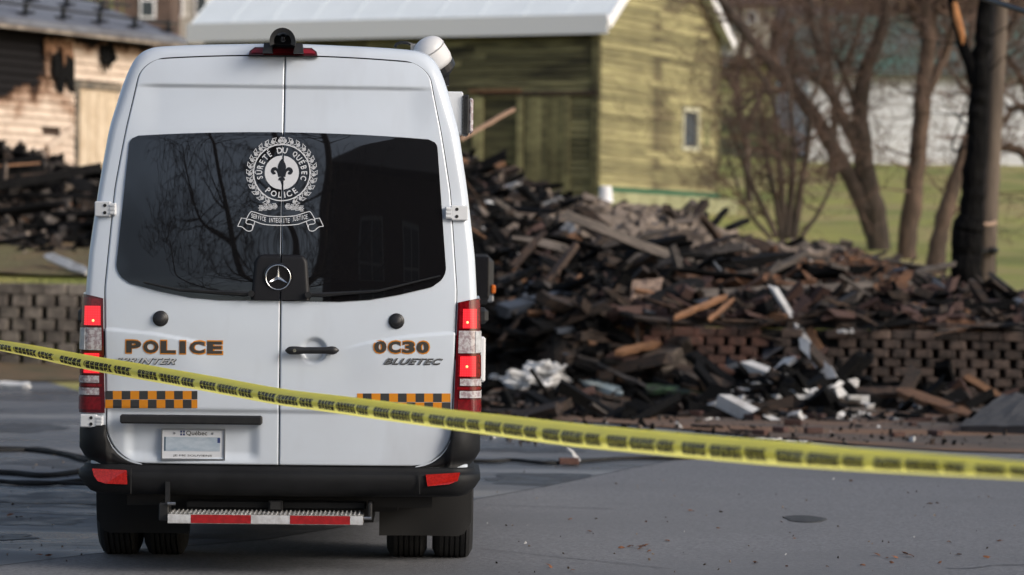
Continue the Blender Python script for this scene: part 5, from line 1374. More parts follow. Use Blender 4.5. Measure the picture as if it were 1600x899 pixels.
def lay(kind, X, Y, z, sc=1, tilt=.25, rz=None, lift=.05, side=''):
    nm, lb, gp = GL[kind]; rz = random.uniform(0, PI) if rz is None else rz; me = random.choice(kinds[kind])
    o = put(nm, me, None, (X, Y, z+lift), (random.uniform(-.7, .7), random.uniform(-tilt, tilt), rz))
    o.scale = (sc*random.uniform(.7, 1.2),)+(sc*random.uniform(.8, 1.2),)*2
    L = o.scale[0]*(max(v.co.x for v in me.vertices)-min(v.co.x for v in me.vertices)); w_ = 'long ' if L > 1.5 else 'short ' if L < .8 else ''
    tl_ = abs(o.rotation_euler[1]); t_ = ' tilted' if tl_ > .2 else ' lying'
    lab = w_+LB[kind]+' board'+t_+' '+where(X, Y); tag(o, lab, 'board', lab.replace(' board', ' boards')); return o
rs_ = random.Random(3)
for i in range(250):
    Y = rs_.uniform(34.3, 49.3); px = rs_.uniform(735, 1620) if rs_.random() < .55 else rs_.uniform(735, 1120); X = at(px, 400, Y).x
    wallfree = not (abs(Y-ywall(X)) < .4 and px > 1000)
    if Y < ywall(X)+.3 and px > 1000 and (px > 1330 or rs_.random() < .5): continue
    k = rs_.random(); kd = 'char' if k < .46 else 'brown' if k < .73 else 'raw' if k < .80 else 'grey' if k < .97 else 'white'
    if px > 1130 and Y > 41 and rs_.random() < .55: continue
    z = heap(X, Y); py_ = topx((X, Y, z))[1]
    if z < .02 or (Y < ywall(X)+.3 and 990 < px < 1200): continue
    if 885 < px < 1125 and py_ < 395 and rs_.random() < .93: continue
    if kd == 'white' and Y > 37: kd = 'grey'
    lay(kd, X, Y, z, tilt=.6 if px < 900 else .42, rz=rs_.uniform(-1.1, 1.1) if rs_.random() < .5 else rs_.uniform(0, PI), lift=rs_.uniform(.0, .14), sc=rs_.uniform(.3, .55) if kd in ('raw', 'white') else rs_.uniform(.35, 1.0))
for i in range(44):
    Y = rs_.uniform(48.5, 53.5); X = rs_.uniform(-9.6, -5.0); k = rs_.random(); kd = 'char' if k < .62 else 'brown' if k < .82 else 'grey' if k < .92 else 'raw'
    lay(kd, X, Y, lheap(X, Y), tilt=.15, rz=rs_.uniform(-.6, .6), lift=rs_.uniform(.03, .25), sc=rs_.uniform(.8, 1.4), side=' on the left lot')
for i in range(30):      # long beams and boards lying over everything else
    px = 745+i*17+rs_.uniform(-10, 10); Y = rs_.uniform(37.6, 48.5); X = at(px, 400, Y).x
    if px > 880: Y = min(Y, 41.5); X = at(px, 400, Y).x
    lay(rs_.choice(('char', 'char', 'brown', 'grey', 'char')), X, Y, heap(X, Y), sc=rs_.uniform(1.15, 1.6), tilt=.30, rz=rs_.uniform(-.8, .8), lift=.13)
for i in range(26):      # hanging over the top edge of the wall
    px = rs_.uniform(1010, 1600); X = at(px, 505, 36).x; Y = ywall(X)+rs_.uniform(-.15, .25)
    lay(rs_.choice(('char', 'brown', 'brown', 'grey', 'char')), X, Y, T(X, ywall(X)+.3)-.02, sc=rs_.uniform(.4, .8), tilt=.35, rz=rs_.uniform(-.9, .9), lift=.06)
for i in range(26):      # foot of the heap, painted bits
    Y = rs_.uniform(31.6, 35.6); px = rs_.uniform(1100, 1350); X = at(px, 600, Y).x
    lay('white' if rs_.random() < .24 else rs_.choice(('raw', 'brown', 'grey', 'char')), X, Y, max(.03, heap(X, Y)), sc=rs_.uniform(.25, .55), tilt=.2, lift=.04)
# --- loose rubble, far too many to count
MATL = [M_char, M_charbr, M_raw, M_ash, M_brickr, M_whitew, M_greyw, M_bluegrey, M_rust]
mb = MB(); rr_ = random.Random(11)
for i in range(24000):
    Y = rr_.uniform(31.5, 51.5); px = rr_.uniform(725, 1640); X = at(px, 400, Y).x
    if abs(Y-ywall(X)) < .22 and px > 990: continue
    if Y < ywall(X) and px > 1330 and rr_.random() < .6: continue
    if heap(X, Y) < 0 and rr_.random() < .9: continue
    z = max(.03, heap(X, Y)); py = topx((X, Y, z))[1]
    k = rr_.random(); mi = 0 if k < .56 else 1 if k < .80 else 2 if k < .83 else 3 if k < .88 else 4 if k < .92 else 5 if k < .926 else 6 if k < .97 else 7
    if mi == 3 and not (px < 1125 and py < 400): mi = 1
    if px > 1080 and Y > 39.5 and rr_.random() < .5: continue
    if 880 < px < 1125 and py < 400: mi = 3 if k < .72 else 6 if k < .82 else 1
    elif 1120 < px < 1340 and py < 400: mi = 3 if k < .38 else mi
    elif 1080 < px < 1420 and 395 < py < 470: mi = 8 if k < .62 else mi
    elif Y < 35.5 and 1100 < px < 1350 and k > .86: mi = 5
    elif px > 960 and 465 < py < 520 and k < .3: mi = 4
    r = .018+.075*rr_.random()**2.2; sh = rr_.random()
    if mi == 3: r *= 1.7; sh = .5+sh/2
    if px > 1080 and Y > 39.5: r *= .62; sh = .38+sh*.62
    random.seed(i); mb.flat((X, Y, z+r*.3), r, mi, (rr_.uniform(2.5, 8) if sh < .45 else rr_.uniform(1, 2.4), rr_.uniform(.6, 1.5), rr_.uniform(.25, .9)))
for i in range(1500):
    Y = rr_.uniform(47.5, 54); X = rr_.uniform(-11, -4.6); k = rr_.random(); mi = 0 if k < .5 else 1 if k < .75 else 6 if k < .9 else 3
    random.seed(i); mb.chunk((X, Y, lheap(X, Y)+.03), rr_.uniform(.03, .12), mi, sq=(rr_.uniform(1, 3), 1, rr_.uniform(.3, .9)))
ob = mb.build('rubble', MATL); ob['kind'] = 'stuff'; ob['label'] = 'charred rubble, brick bits and ash strewn over the heap'
# litter thinning out over the verge and the road
mb = MB()
for i in range(1300):
    t = rr_.random(); px = rr_.uniform(745, 1640); edge = interp(px, [745, 1000, 1300, 1640], [700, 705, 700, 700]); py = 612+(edge-612)*rr_.random()**1.7
    p = gnd(px, py); k = rr_.random(); mi = 0 if k < .35 else 1 if k < .6 else 4 if k < .62 else 5 if k < .66 else 6 if k < .95 else 3
    r = (.005+.026*rr_.random()**3)*(1 if py > 650 else 1.3); random.seed(i); mb.chunk((p.x, p.y, .03+r*.3), r, mi, sq=(rr_.uniform(1, 2.5), 1, .6))
for i in range(150):
    py = rr_.uniform(700, 899); px = rr_.uniform(750, 1600) if rr_.random() < .75 else rr_.uniform(0, 130); p = gnd(px, py); k = rr_.random(); mi = 3 if k < .5 else 1 if k < .8 else 5 if k < .9 else 4
    r = rr_.uniform(.002, .006); random.seed(i); mb.chunk((p.x, p.y, .012), r, mi, sq=(rr_.uniform(1, 2.5), 1.3, .6))
ob = mb.build('scattered_grit', MATL); ob['kind'] = 'stuff'; ob['label'] = 'small grit and splinters scattered on verge and road'

# ------------------------------------------------------------------ single pieces one can point out
def stick(name, label, cat, a, b, w, t, mat, ns=7, group=None, jag=.2, roll=0, taper=1.0):
    a, b = Vector(a), Vector(b); d = b-a; L = d.length; me = board_mesh(L, w, t, mat, .03, jag, ns); o = put(name, me, None, (a+b)/2)
    q = d.to_track_quat('X', 'Z'); o.rotation_mode = 'QUATERNION'; o.rotation_quaternion = q @ Euler((roll, 0, 0)).to_quaternion(); return tag(o, label, cat, group)
P = at
def hit(px, py):
    for Y in np.arange(28, 56, .04):
        p = at(px, py, Y); h = heap(p.x, p.y) if p.x > -3.4 and p.y > 31 else gz(p.x, p.y)
        if p.x < -3.5: h = lheap(p.x, p.y) if p.y > 47.5 else gz(p.x, p.y)
        if p.z <= max(0, h)+.03: return float(Y)
    return None
FWD = .30
def settle(*pts):            # put a piece on the surface seen at its lowest point
    lo = max(pts, key=lambda q: q[1]); Yh = hit(lo[0], lo[1])
    if Yh is None: return [at(*q) for q in pts]
    return [at(q[0], q[1], q[2]+(Yh-lo[2])-FWD) for q in pts]
stick('wooden_pole', 'long bare pole sticking up to the right out of the heap beside the van', 'pole', *settle((718, 218, 47), (803, 171, 48)), .055, .05, pm('peeled_pole_wood', (.30, .19, .13), .8))
stick('painted_board', 'long white board slanting down in front of the block wall', 'board', *settle((1252, 530, 35), (1310, 604, 34.2)), .13, .04, M_whitew, roll=.9)
stick('splintered_board', 'short orange board standing at the top of the slanting white board', 'board', *settle((1265, 515, 35.4), (1284, 556, 35.1)), .11, .05, M_raw, roll=.9)
stick('splintered_beam', 'long brown timber lying across the debris foot at the right, sloping down', 'beam', *settle((1405, 612, 34.2), (1520, 652, 32.6)), .12, .09, M_raw, roll=.5)
stick('scorched_beam', 'red brown beam lying level left of the long sloping timber', 'beam', *settle((1316, 614, 34.4), (1412, 614, 34.2)), .14, .07, M_charbr, roll=.6)
stick('painted_board', 'white board end lying beside the left debris above the grass', 'board', *settle((70, 399, 47.6), (136, 426, 46.6)), .13, .06, M_whitew, roll=.8)
stick('painted_board', 'pale board half hidden by the van in the left debris', 'board', *settle((70, 348, 50.5), (104, 331, 51)), .16, .05, M_greyw, roll=.8)
stick('splintered_board', 'bare orange board lying flat in the left debris', 'board', *settle((42, 326, 50.4), (128, 324, 50.8)), .13, .05, M_raw, roll=.9)
stick('charred_beam', 'thick black beam crossing the top of the left debris', 'beam', *settle((-10, 292, 51), (158, 262, 52)), .16, .14, M_char)
stick('charred_beam', 'thick black beam low in the left debris', 'beam', *settle((-10, 268, 50.8), (60, 256, 51.2)), .34, .28, M_char)
stick('painted_board', 'thin white lath lying at the kerb by the left grass verge', 'board', gnd(-6, 601, .05), gnd(46, 603, .05), .10, .05, M_whitew, roll=.4)
stick('charred_post', 'black stub pointing up right of the tan rubble mound', 'post', *settle((1108, 358, 47.5), (1136, 326, 47.8)), .09, .07, M_char)
stick('charred_post', 'short thin black stub left of the pointed stub above the rubble mound', 'post', *settle((1098, 352, 47.7), (1106, 333, 47.8)), .07, .06, M_char)
stick('charred_post', 'black wedge lying on the rubble crest beside the shrub stems', 'post', *settle((1138, 357, 48), (1168, 344, 48.2)), .16, .07, M_char)
stick('splintered_board', 'longer bare lath leaning up over the brown bricks', 'board', *settle((1052, 497, 37), (1134, 464, 37.5)), .06, .05, M_raw, roll=.5)
stick('splintered_board', 'small bare lath crossing the leaning lath over the brown bricks', 'board', *settle((1108, 500, 36.6), (1146, 468, 37.2)), .05, .04, M_raw, roll=.5)
stick('splintered_board', 'bright bare plank stub in the dark heap right of the van mirror', 'board', *settle((858, 375, 46), (895, 390, 45.6)), .14, .10, M_raw, roll=.6)
stick('charred_beam', 'long black beam running down towards the van foot of the heap', 'beam', *settle((760, 560, 36), (905, 512, 37)), .17, .14, M_char)
stick('charred_beam', 'black beam slanting across the middle of the heap', 'beam', *settle((740, 285, 47), (850, 325, 46.5)), .16, .12, M_char)
stick('charred_beam', 'big black board leaning right of the burnt tin box', 'beam', *settle((1012, 480, 38), (1095, 440, 39)), .25, .05, M_char, roll=.7)
stick('splintered_board', 'brown plank running down into the burnt tin box', 'board', *settle((960, 552, 35.6), (1030, 537, 36)), .09, .06, M_raw, roll=.5)
stick('scorched_board', 'brown board standing upright by the leaning panel', 'board', *settle((997, 540, 36.6), (994, 480, 37)), .09, .04, M_charbr, roll=1.4)
def panel(name, label, cat, pts, mat, th=.03, wav=.0, group=None):
    P4 = settle(*pts); c = sum(P4, Vector())/4; mb = MB(); n = (P4[1]-P4[0]).cross(P4[3]-P4[0]).normalized()
    N = 14
    def f(a, b, off): 
        q = P4[0].lerp(P4[1], a).lerp(P4[3].lerp(P4[2], a), b)-c
        e = .03*noise.noise(Vector((a*5, b*5, len(label))))*(1+wav*6)
        return q+n*(off+wav*math.sin(a*N*2*PI)+e)
    NU = 56 if wav else 10
    mb.grid(lambda a, b: f(a, b, th/2), NU, 8); mb.grid(lambda a, b: f(a, b, -th/2), NU, 8, flip=True)
    m = (NU+1); k0 = (NU+1)*9
    for i in range(NU):
        for r in (0, 8*(NU+1)): mb.f.append((r+i, r+i+1, k0+r+i+1, k0+r+i)); mb.m.append(0)
    for j in range(8):
        for r in (0, NU): mb.f.append((j*m+r, (j+1)*m+r, k0+(j+1)*m+r, k0+j*m+r)); mb.m.append(0)
    o = mb.build(name, mat, None, loc=c, recalc=True); return tag(o, label, cat, group)
M_sheet = pm('burnt_roof_sheet', (.05, .055, .072), .35, (.022, .024, .03), 3, metal=.3)
M_tin = pm('heat_stained_tin', (.24, .20, .17), .45, (.05, .04, .035), 4, metal=.5)
M_panelb = pm('browned_panel', (.27, .19, .145), .7, (.09, .055, .04), 4)
panel('corrugated_sheet', 'dark corrugated roofing sheet draped over the heap, folded at its edge', 'sheet', [(885, 480, 38.6), (990, 508, 37.4), (985, 455, 39.2), (905, 425, 40.4)], M_sheet, wav=.03)
panel('metal_panel', 'brown heat-stained panel standing in the middle of the heap', 'panel', [(984, 470, 38.6), (1030, 462, 38.7), (1036, 436, 38.9), (988, 440, 38.9)], M_panelb)
panel('shingle_sheet', 'dark slab of roof shingles lying at the right edge by the road', 'sheet', [(1500, 672, 30.8), (1640, 672, 30.4), (1640, 620, 33.4), (1566, 622, 33.2)], pm('charcoal_shingle', (.045, .045, .05), .9, (.03, .03, .034), 8, bump=.5), th=.08)
panel('painted_door', 'pale blue white door slab lying in the foot of the heap, burnt at one end', 'door', [(880, 580, 34.6), (975, 611, 33.6), (972, 620, 33.3), (878, 590, 34.2)], pm('blue_white_paint', (.45, .52, .52), .5, (.30, .34, .33), 3), th=.07)
panel('grey_sheet', 'grey blue metal sheet standing in the upper heap left of the rubble mound', 'sheet', [(872, 392, 45), (900, 388, 45), (898, 346, 45.4), (876, 350, 45.4)], pm('dull_zinc', (.15, .16, .18), .5, (.08, .085, .09), 3))
panel('charred_sheet', 'black bent sheet over the wall top beside the slanting white board', 'sheet', [(1192, 560, 35.4), (1262, 520, 35.6), (1240, 470, 36.6), (1196, 500, 36.4)], M_sheet)
panel('green_board', 'greenish painted plank low in the heap foot', 'board', [(1010, 612, 33.4), (1100, 618, 33.0), (1098, 608, 33.3), (1012, 604, 33.7)], pm('burnt_green_paint', (.07, .13, .05), .6, (.03, .03, .02), 4), th=.05)
panel('blue_sheet', 'small crumpled blue sheet at the foot of the block wall', 'sheet', [(1312, 600, 34.6), (1365, 603, 34.3), (1350, 590, 34.7), (1325, 582, 35.0)], pm('faded_blue_sheet', (.12, .18, .27), .5, (.05, .06, .08), 5), wav=.02)
# tin box on its side with ribbed lid
e = empty('tin_cabinet', settle((1040, 588, 34.6))[0]+Vector((0, 0, .12))); tag(e, 'burnt tin cabinet tipped over with its ribbed side up in the heap', 'cabinet'); e.rotation_euler = (.1, -.42, .55)
mb = MB()
for c, d in (((0, 0, .17), (.34, .34, .02)), ((0, 0, -.17), (.34, .34, .02)), ((-.17, 0, 0), (.02, .34, .34)), ((0, .17, 0), (.34, .02, .34)), ((0, -.17, 0), (.34, .02, .34))): mb.box(c, d)
mb.build('shell', M_tin, e)
for k in range(4): mb = MB(); mb.cbox((.19+k*.035, 0, .02), (.012, .40, .46), .004); mb.build('rib', M_tin, e, recalc=True)
# crumpled white cloth
def lump(name, label, cat, px, py, Y, sx, sy, sz, mat, seed, zoff=0, amp=.35, freq=2.6):
    c = settle((px, py, Y))[0]; mb = MB(); N, M = 28, 16
    def f(a, b):
        th = a*2*PI; ph = b*PI/2
        d = Vector((math.cos(th)*math.cos(ph), math.sin(th)*math.cos(ph), math.sin(ph))); r = 1+amp*noise.noise(d*freq+Vector((seed, 0, 0)))+amp*.6*abs(noise.noise(d*freq*2.7+Vector((0, seed, 0))))
        return Vector((d.x*sx*r, d.y*sy*r, d.z*sz*r-.02))
    mb.grid(f, N, M); mb.f.append(tuple(range(N))[::-1]); mb.m.append(0); o = mb.build(name, mat, None, loc=c, smooth=False); return tag(o, label, cat)
M_cloth = pm('dirty_white_cloth', (.66, .66, .66), .8, (.42, .40, .38), 5, .5, .75)
lump('white_sheeting', 'large crumpled white sheeting at the heap foot beside the van', 'sheeting', 838, 604, 33.6, .30, .3, .17, M_cloth, 1, amp=.8, freq=3.5)
lump('white_sheeting', 'lifted fold of white sheeting right above the larger crumple', 'sheeting', 852, 579, 34.4, .20, .2, .10, M_cloth, 4, amp=.8, freq=3.5)
lump('white_sheeting', 'small white scrap left of the crumpled white sheeting', 'sheeting', 772, 590, 34.4, .06, .06, .06, M_cloth, 7)
lump('white_sheeting', 'long white insulation bat in the heap foot below the black sheet', 'insulation', 1160, 614, 33.4, .22, .12, .06, M_cloth, 9, amp=.5)
lump('white_sheeting', 'curled white scrap at the foot of the heap right of the insulation', 'scrap', 1238, 631, 32.6, .09, .08, .07, M_cloth, 12, amp=.8)
lump('paper_ball', 'small white paper ball alone on the brown verge', 'paper', 831, 624, 32.6, .035, .035, .045, M_cloth, 3)
lump('plastic_bucket', 'white bucket standing on the rubble at the barn corner', 'bucket', 946, 314, 53, .10, .10, .20, M_cloth, 3, amp=.08) if False else None
for i, (x, y, r_, k_) in enumerate(((1130, 606, .10, 'insulation'), (1190, 603, .07, 'scrap'), (1262, 618, .12, 'scrap'), (1290, 606, .08, 'scrap'), (1318, 630, .10, 'scrap'), (1212, 648, .07, 'scrap'), (1250, 652, .05, 'scrap'), (1345, 648, .06, 'scrap'), (1160, 640, .05, 'scrap'), (1322, 518, .06, 'scrap'), (768, 320, .09, 'scrap'), (880, 330, .06, 'scrap'))):
    lump('white_scrap', 'crumpled white scrap among the burnt litter', k_, x, y, 34, r_*1.5, r_, r_*.6, M_cloth, i*2+21, amp=.8, freq=3)['group'] = 'white scraps in the burnt litter'
c = P(946, 316, 54); e = empty('white_bucket', c); tag(e, 'white bucket standing upside down at the green barn corner', 'bucket'); mb = MB(); mb.lathe([(.13, 0), (.125, .02), (.105, .25), (.09, .27)], None, 20); mb.build('shell', M_trimw, e, smooth=False)
mb = MB(); mb.lathe([(.135, 0), (.14, .015), (.135, .03)], None, 20); mb.build('rim', M_trimw, e)
M_stone = pm('rubble_stone', (.24, .19, .155), .95, (.13, .10, .08), 5, bump=.6, bscale=18)
rk = [(905, 352), (940, 345), (975, 340), (1010, 345), (1045, 350), (1080, 362), (925, 375), (965, 372), (1000, 378), (1040, 382), (1075, 388), (1105, 392), (900, 395), (1175, 375), (1215, 383), (1270, 388), (1010, 335), (1060, 342)]
for i, (x, y) in enumerate(rk):
    Y = 47.5; X = at(x, y, Y).x; z = heap(X, Y); px_, py_ = topx((X, Y, z)); 
    c = P(x, y+8, 47.2); c.z = max(c.z-.1, heap(c.x, c.y)-.05); mb = MB(); random.seed(i+50)
    s0 = random.uniform(.16, .30)
    def f(a, b):
        th = a*2*PI; ph = (b-.5)*PI; d = Vector((math.cos(th)*math.cos(ph), math.sin(th)*math.cos(ph), math.sin(ph))); r = 1+.5*noise.noise(d*1.5+Vector((i*3, 0, 0)))+.2*noise.noise(d*4+Vector((i, 0, 0)))
        return Vector((d.x*s0*1.3*r, d.y*s0*r, d.z*s0*.8*r))
    mb.grid(f, 14, 9); o = mb.build('rubble_stone', M_stone, None, loc=c); tag(o, 'tan plaster-crusted rock in the rubble mound below the barn', 'rock', 'rocks of the tan rubble mound')
# single brick with a white offcut on the road, other bricks
def brick(px, py, label, rz=.3, grp=None, s=1.0, z=.015):
    p = gnd(px, py); mb = MB(); mb.cbox((0, 0, .033*s), (.20*s, .095*s, .066*s), .004)
    mb.v = [(x+random.uniform(-.002, .002), y, z_) for x, y, z_ in mb.v]
    o = mb.build('brick', M_brickr, None, loc=(p.x, p.y, z), recalc=True); o.rotation_euler = (0, 0, rz); return tag(o, label, 'brick', grp)
o = brick(889, 729, 'dark red brick lying alone on the road below the tape', .05, s=.78)
stick('painted_board', 'small white offcut leaning on the lone brick on the road', 'board', gnd(905, 722, .03), P(888, 698, 21.6)+Vector((0, 1.0, 0)) if False else gnd(905, 722, .03)+Vector((-.085, .12, .09)), .055, .02, M_whitew, roll=.3)
random.seed(5)
for i in range(13):
    x = random.choice((random.uniform(1085, 1300), random.uniform(1240, 1500))); y = random.uniform(640, 688); brick(x, y, 'brown red brick among the litter along the edge of the verge', random.uniform(0, 3), 'bricks scattered along the verge', s=random.uniform(.6, 1.1), z=.03)
for i, (x, y) in enumerate(((1080, 664), (1140, 672), (950, 668))): stick('scorched_board', ('brown lath on the verge above the tape', 'brown lath right of the other lath on the verge', 'flat dark slat on the verge near the van')[i], 'board', gnd(x, y, .04), gnd(x+40, y+3, .04), .07, .02, M_charbr)
for i, (x, y) in enumerate(((1180, 686), (1225, 690))): stick('painted_board', ('white lath lying just above the tape', 'white lath end right of the first lath above the tape')[i], 'board', gnd(x, y, .04), gnd(x+38, y+1, .04), .05, .02, M_whitew)
# oval iron cover set in the road
p = gnd(1258, 814); mb = MB(); mb.lathe([(.125, 0), (.125, .004), (.115, .0065), (0, .0065)], Matrix.Scale(1.75, 4, (0, 1, 0)), 40); mb.v = [(x*(1.0+.10*math.sin(3*math.atan2(y, x)+1)), y*1.2, z) for x, y, z in mb.v]
o = mb.build('tar_repair', pm('dark_tar_repair', (.022, .022, .024), .7, (.045, .045, .047), 12, bump=.5, bscale=60, bdist=.005), None, loc=(p.x, p.y, .0095)); tag(o, 'small dark tar repair spot in the smooth asphalt', 'repair patch')
# cables on the road at the left
random.seed(9)
def cable(name, label, pts, r, mat, cat='cable', group=None, wig=.0):
    pt = bez([tuple(p) for p in pts], 8) if False else pts; Q = [Vector(p) for p in pts]; out = []
    for i in range(len(Q)-1):
        for k in range(8):
            t = k/8; a = Q[max(i-1, 0)]; b = Q[i]; c = Q[i+1]; d = Q[min(i+2, len(Q)-1)]
            out.append(.5*((2*b)+(-a+c)*t+(2*a-5*b+4*c-d)*t*t+(-a+3*b-3*c+d)*t**3)+Vector((0, wig*noise.noise(Vector((i+t, len(label), 0))), 0)))
    out.append(Q[-1]); mb = MB(); mb.tube(out, r, 8); return tag(mb.build(name, mat, smooth=True), label, cat, group)
g_ = lambda x, y: gnd(x, y, .025)
cable('hose', 'black hose on the road left of the van, nearest of the four', [g_(-200, 748), g_(-40, 750), g_(60, 756), g_(140, 750), g_(260, 747)], .017, M_rub, 'hose')
cable('hose', 'black hose on the road left of the van, second from the camera', [g_(-200, 752), g_(0, 753), g_(70, 754), g_(150, 757), g_(260, 760)], .014, M_rub, 'hose')
cable('hose', 'black hose on the road left of the van, third from the camera', [g_(-200, 735), g_(0, 738), g_(70, 743), g_(140, 736), g_(260, 735)], .020, M_rub, 'hose')
cable('hose', 'black hose on the road curving down behind the van rear corner', [g_(-200, 697), g_(0, 701), g_(50, 703), g_(100, 709), g_(140, 717), g_(200, 724)], .020, M_rub, 'hose')
cable('hose', 'black hose on the road farthest of those left of the van', [g_(-200, 700), g_(0, 704), g_(60, 701), g_(110, 712), g_(140, 720), g_(220, 722)], .015, M_rub, 'hose')
cable('cable', 'thin black cable lying along the road right of the van behind the brick', [g_(620, 716), g_(760, 721), g_(800, 719), g_(860, 724), g_(930, 719), g_(985, 716), g_(1060, 716), g_(1100, 712)], .016, M_rub, 'cable')
# fallen leaves
M_leaf = pm('dead_leaf', (.20, .075, .03), .8, (.09, .04, .02), 30, rand=.4)
lm = []
for k in range(4):
    mb = MB(); n = 8; random.seed(k+80); pts = [(math.cos(a)*.035*random.uniform(.5, 1.1), math.sin(a)*.022*random.uniform(.5, 1.1), random.uniform(0, .012)) for a in np.linspace(0, 2*PI, n+1)[:-1]]
    mb.v = pts+[(0, 0, .014)]; mb.f = [(i, (i+1) % n, n) for i in range(n)]; mb.m = [0]*n; lm.append(mb.mesh('leaf', M_leaf))
LF = [(972, 857), (985, 855), (998, 858), (1004, 856), (1016, 862), (1010, 853), (1080, 799), (920, 832), (1040, 846), (1370, 868), (1385, 873), (1400, 872), (1412, 866), (1424, 870), (1395, 880), (1350, 884), (1500, 868), (1540, 872), (1560, 846), (1290, 886), (1480, 848), (1450, 788), (890, 812), (12, 806), (30, 809), (50, 812), (60, 868), (75, 869), (1240, 842), (1180, 880), (895, 893), (860, 886), (1470, 880), (1330, 752), (1120, 826)]
for x, y in LF:
    p = gnd(x+random.uniform(-3, 3), y, .012); o = put('dead_leaf', random.choice(lm), None, p, (random.uniform(-.3, .3), random.uniform(-.3, .3), random.uniform(0, 6))); o.scale = (random.uniform(.5, 1.1),)*3; tag(o, 'small brown dead leaf on the asphalt', 'leaf', 'dead leaves on the asphalt')
# every repeat gets its place in its own row: counted from the left in the photograph
def nth(k): return str(k)+('th' if 10 <= k % 100 <= 20 else {1: 'st', 2: 'nd', 3: 'rd'}.get(k % 10, 'th'))
byl = {}
for o in list(COL.objects):
    if o.parent is None and o.get('label') and o.get('group'): byl.setdefault(o['label'], []).append(o)
for lb_, os_ in byl.items():
    if len(os_) < 2: continue
    os_.sort(key=lambda o: topx(o.location)[0])
    for k, o in enumerate(os_): o['label'] = lb_+(', leftmost' if k == 0 else ', rightmost' if k == len(os_)-1 else ', '+nth(k+1)+' from left')
# ------------------------------------------------------------------ trees
M_bark = pm('grey_brown_bark', (.115, .085, .068), .95, (.055, .042, .035), 5, stretch=(1, 1, .25), bump=.9, bscale=22, bdist=.04)
M_bark2 = pm('red_brown_bark', (.13, .085, .062), .95, (.06, .042, .032), 5, stretch=(1, 1, .25), bump=.9, bscale=22, bdist=.04)
M_twig = pm('twig_bark', (.105, .066, .052), .95, (.16, .10, .075), 2)
M_burnt = pm('burnt_trunk', (.004, .004, .0045), .9, (.010, .0095, .0095), 9, stretch=(1, 1, .3), bump=1.0, bscale=20, bdist=.05, spec=.06)
M_poleg = pm('weathered_pole_wood', (.15, .115, .09), .9, (.08, .06, .047), 6, stretch=(1, 1, .12), bump=.5)
def cat_(pts, rad, n=6):
    Q = [Vector(p) for p in pts]; o = []; R = []
    for i in range(len(Q)-1):
        for k in range(n):
            t = k/n; a = Q[max(i-1, 0)]; b = Q[i]; c = Q[i+1]; d = Q[min(i+2, len(Q)-1)]
            o.append(.5*((2*b)+(-a+c)*t+(2*a-5*b+4*c-d)*t*t+(-a+3*b-3*c+d)*t**3)); R.append(rad[i]+(rad[i+1]-rad[i])*t)
    o.append(Q[-1]); R.append(rad[-1]); return o, R
def grow(mb, p, d, L, r, depth, rnd, sides=4, up=.12, spread=.62, kids=3, minr=.004):
    n = 4; pts = [p.copy()]; q = p.copy(); dd = d.normalized(); rad = [r]
    for i in range(n):
        dd = (dd+Vector((rnd.uniform(-1, 1), rnd.uniform(-1, 1), rnd.uniform(-1, 1)))*.17+Vector((0, 0, up*.25))).normalized(); q = q+dd*L/n; pts.append(q.copy()); rad.append(r*(1-.62*(i+1)/n))
    mb.tube(pts, rad, sides if depth > 1 else 3, cap=False)
    if depth <= 0: return
    for k in range(kids):
        i = rnd.choice((1, 2, 3, 4)) if k else 4; a = Vector((rnd.uniform(-1, 1), rnd.uniform(-1, 1), rnd.uniform(-.6, 1))); nd = (dd*(1-spread)+a.normalized()*spread).normalized()
        grow(mb, pts[i], nd, L*rnd.uniform(.55, .82), max(minr, rad[i]*.72), depth-1, rnd, sides, up, spread, kids, minr)
def tree(name, label, cat, Y, limbs, mat, seed, twigs=28, tl=1.1, depth=3, kids=3, side=9, group=None, tmat=None, base_z=None, r0=.012, spread=.62, from_=.35, outer=1):
    """limbs: list of (list of (px,py[,dY]), r0, r1), first is the main trunk"""
    rnd = random.Random(seed); b0 = limbs[0][0][0]; base = at(b0[0], b0[1], Y); e = empty(name, base); tag(e, label, cat, group)
    tm = MB(); cr = MB(); scale_r = Y/4976.0
    for li, (pts, ra, rb) in enumerate(limbs):
        Q = [at(p[0], p[1], Y+(p[2] if len(p) > 2 else 0))-base for p in pts]; R = [scale_r*(ra+(rb-ra)*i/(len(Q)-1)) for i in range(len(Q))]
        if li == 0: Q = [Q[0]-Vector((0, 0, .5))]+Q; R = [R[0]*1.25]+R
        o, r = cat_(Q, R, 5)
        o = [p+Vector((rnd.uniform(-1, 1), rnd.uniform(-1, 1), 0))*r[i]*.10 for i, p in enumerate(o)]
        r = [q*(1+.16*noise.noise(Vector((i_*.45, seed, li*3)))) for i_, q in enumerate(r)]; tm.tube(o, r, side)
        for k in range(twigs):
            i = rnd.randrange(int(len(o)*from_), len(o)); d = Vector((rnd.uniform(-1, 1), rnd.uniform(-1, 1), rnd.uniform(-.25, 1)))
            grow(cr, o[i], d, tl*rnd.uniform(.6, 1.3), min(r[i]*.5, rnd.uniform(.6, 1.8)*r0*2), depth, rnd, 4, .12, spread, kids, .006)
    tm.build('trunk', mat, e, smooth=True); cr.build('crown', tmat or M_twig, e); return e
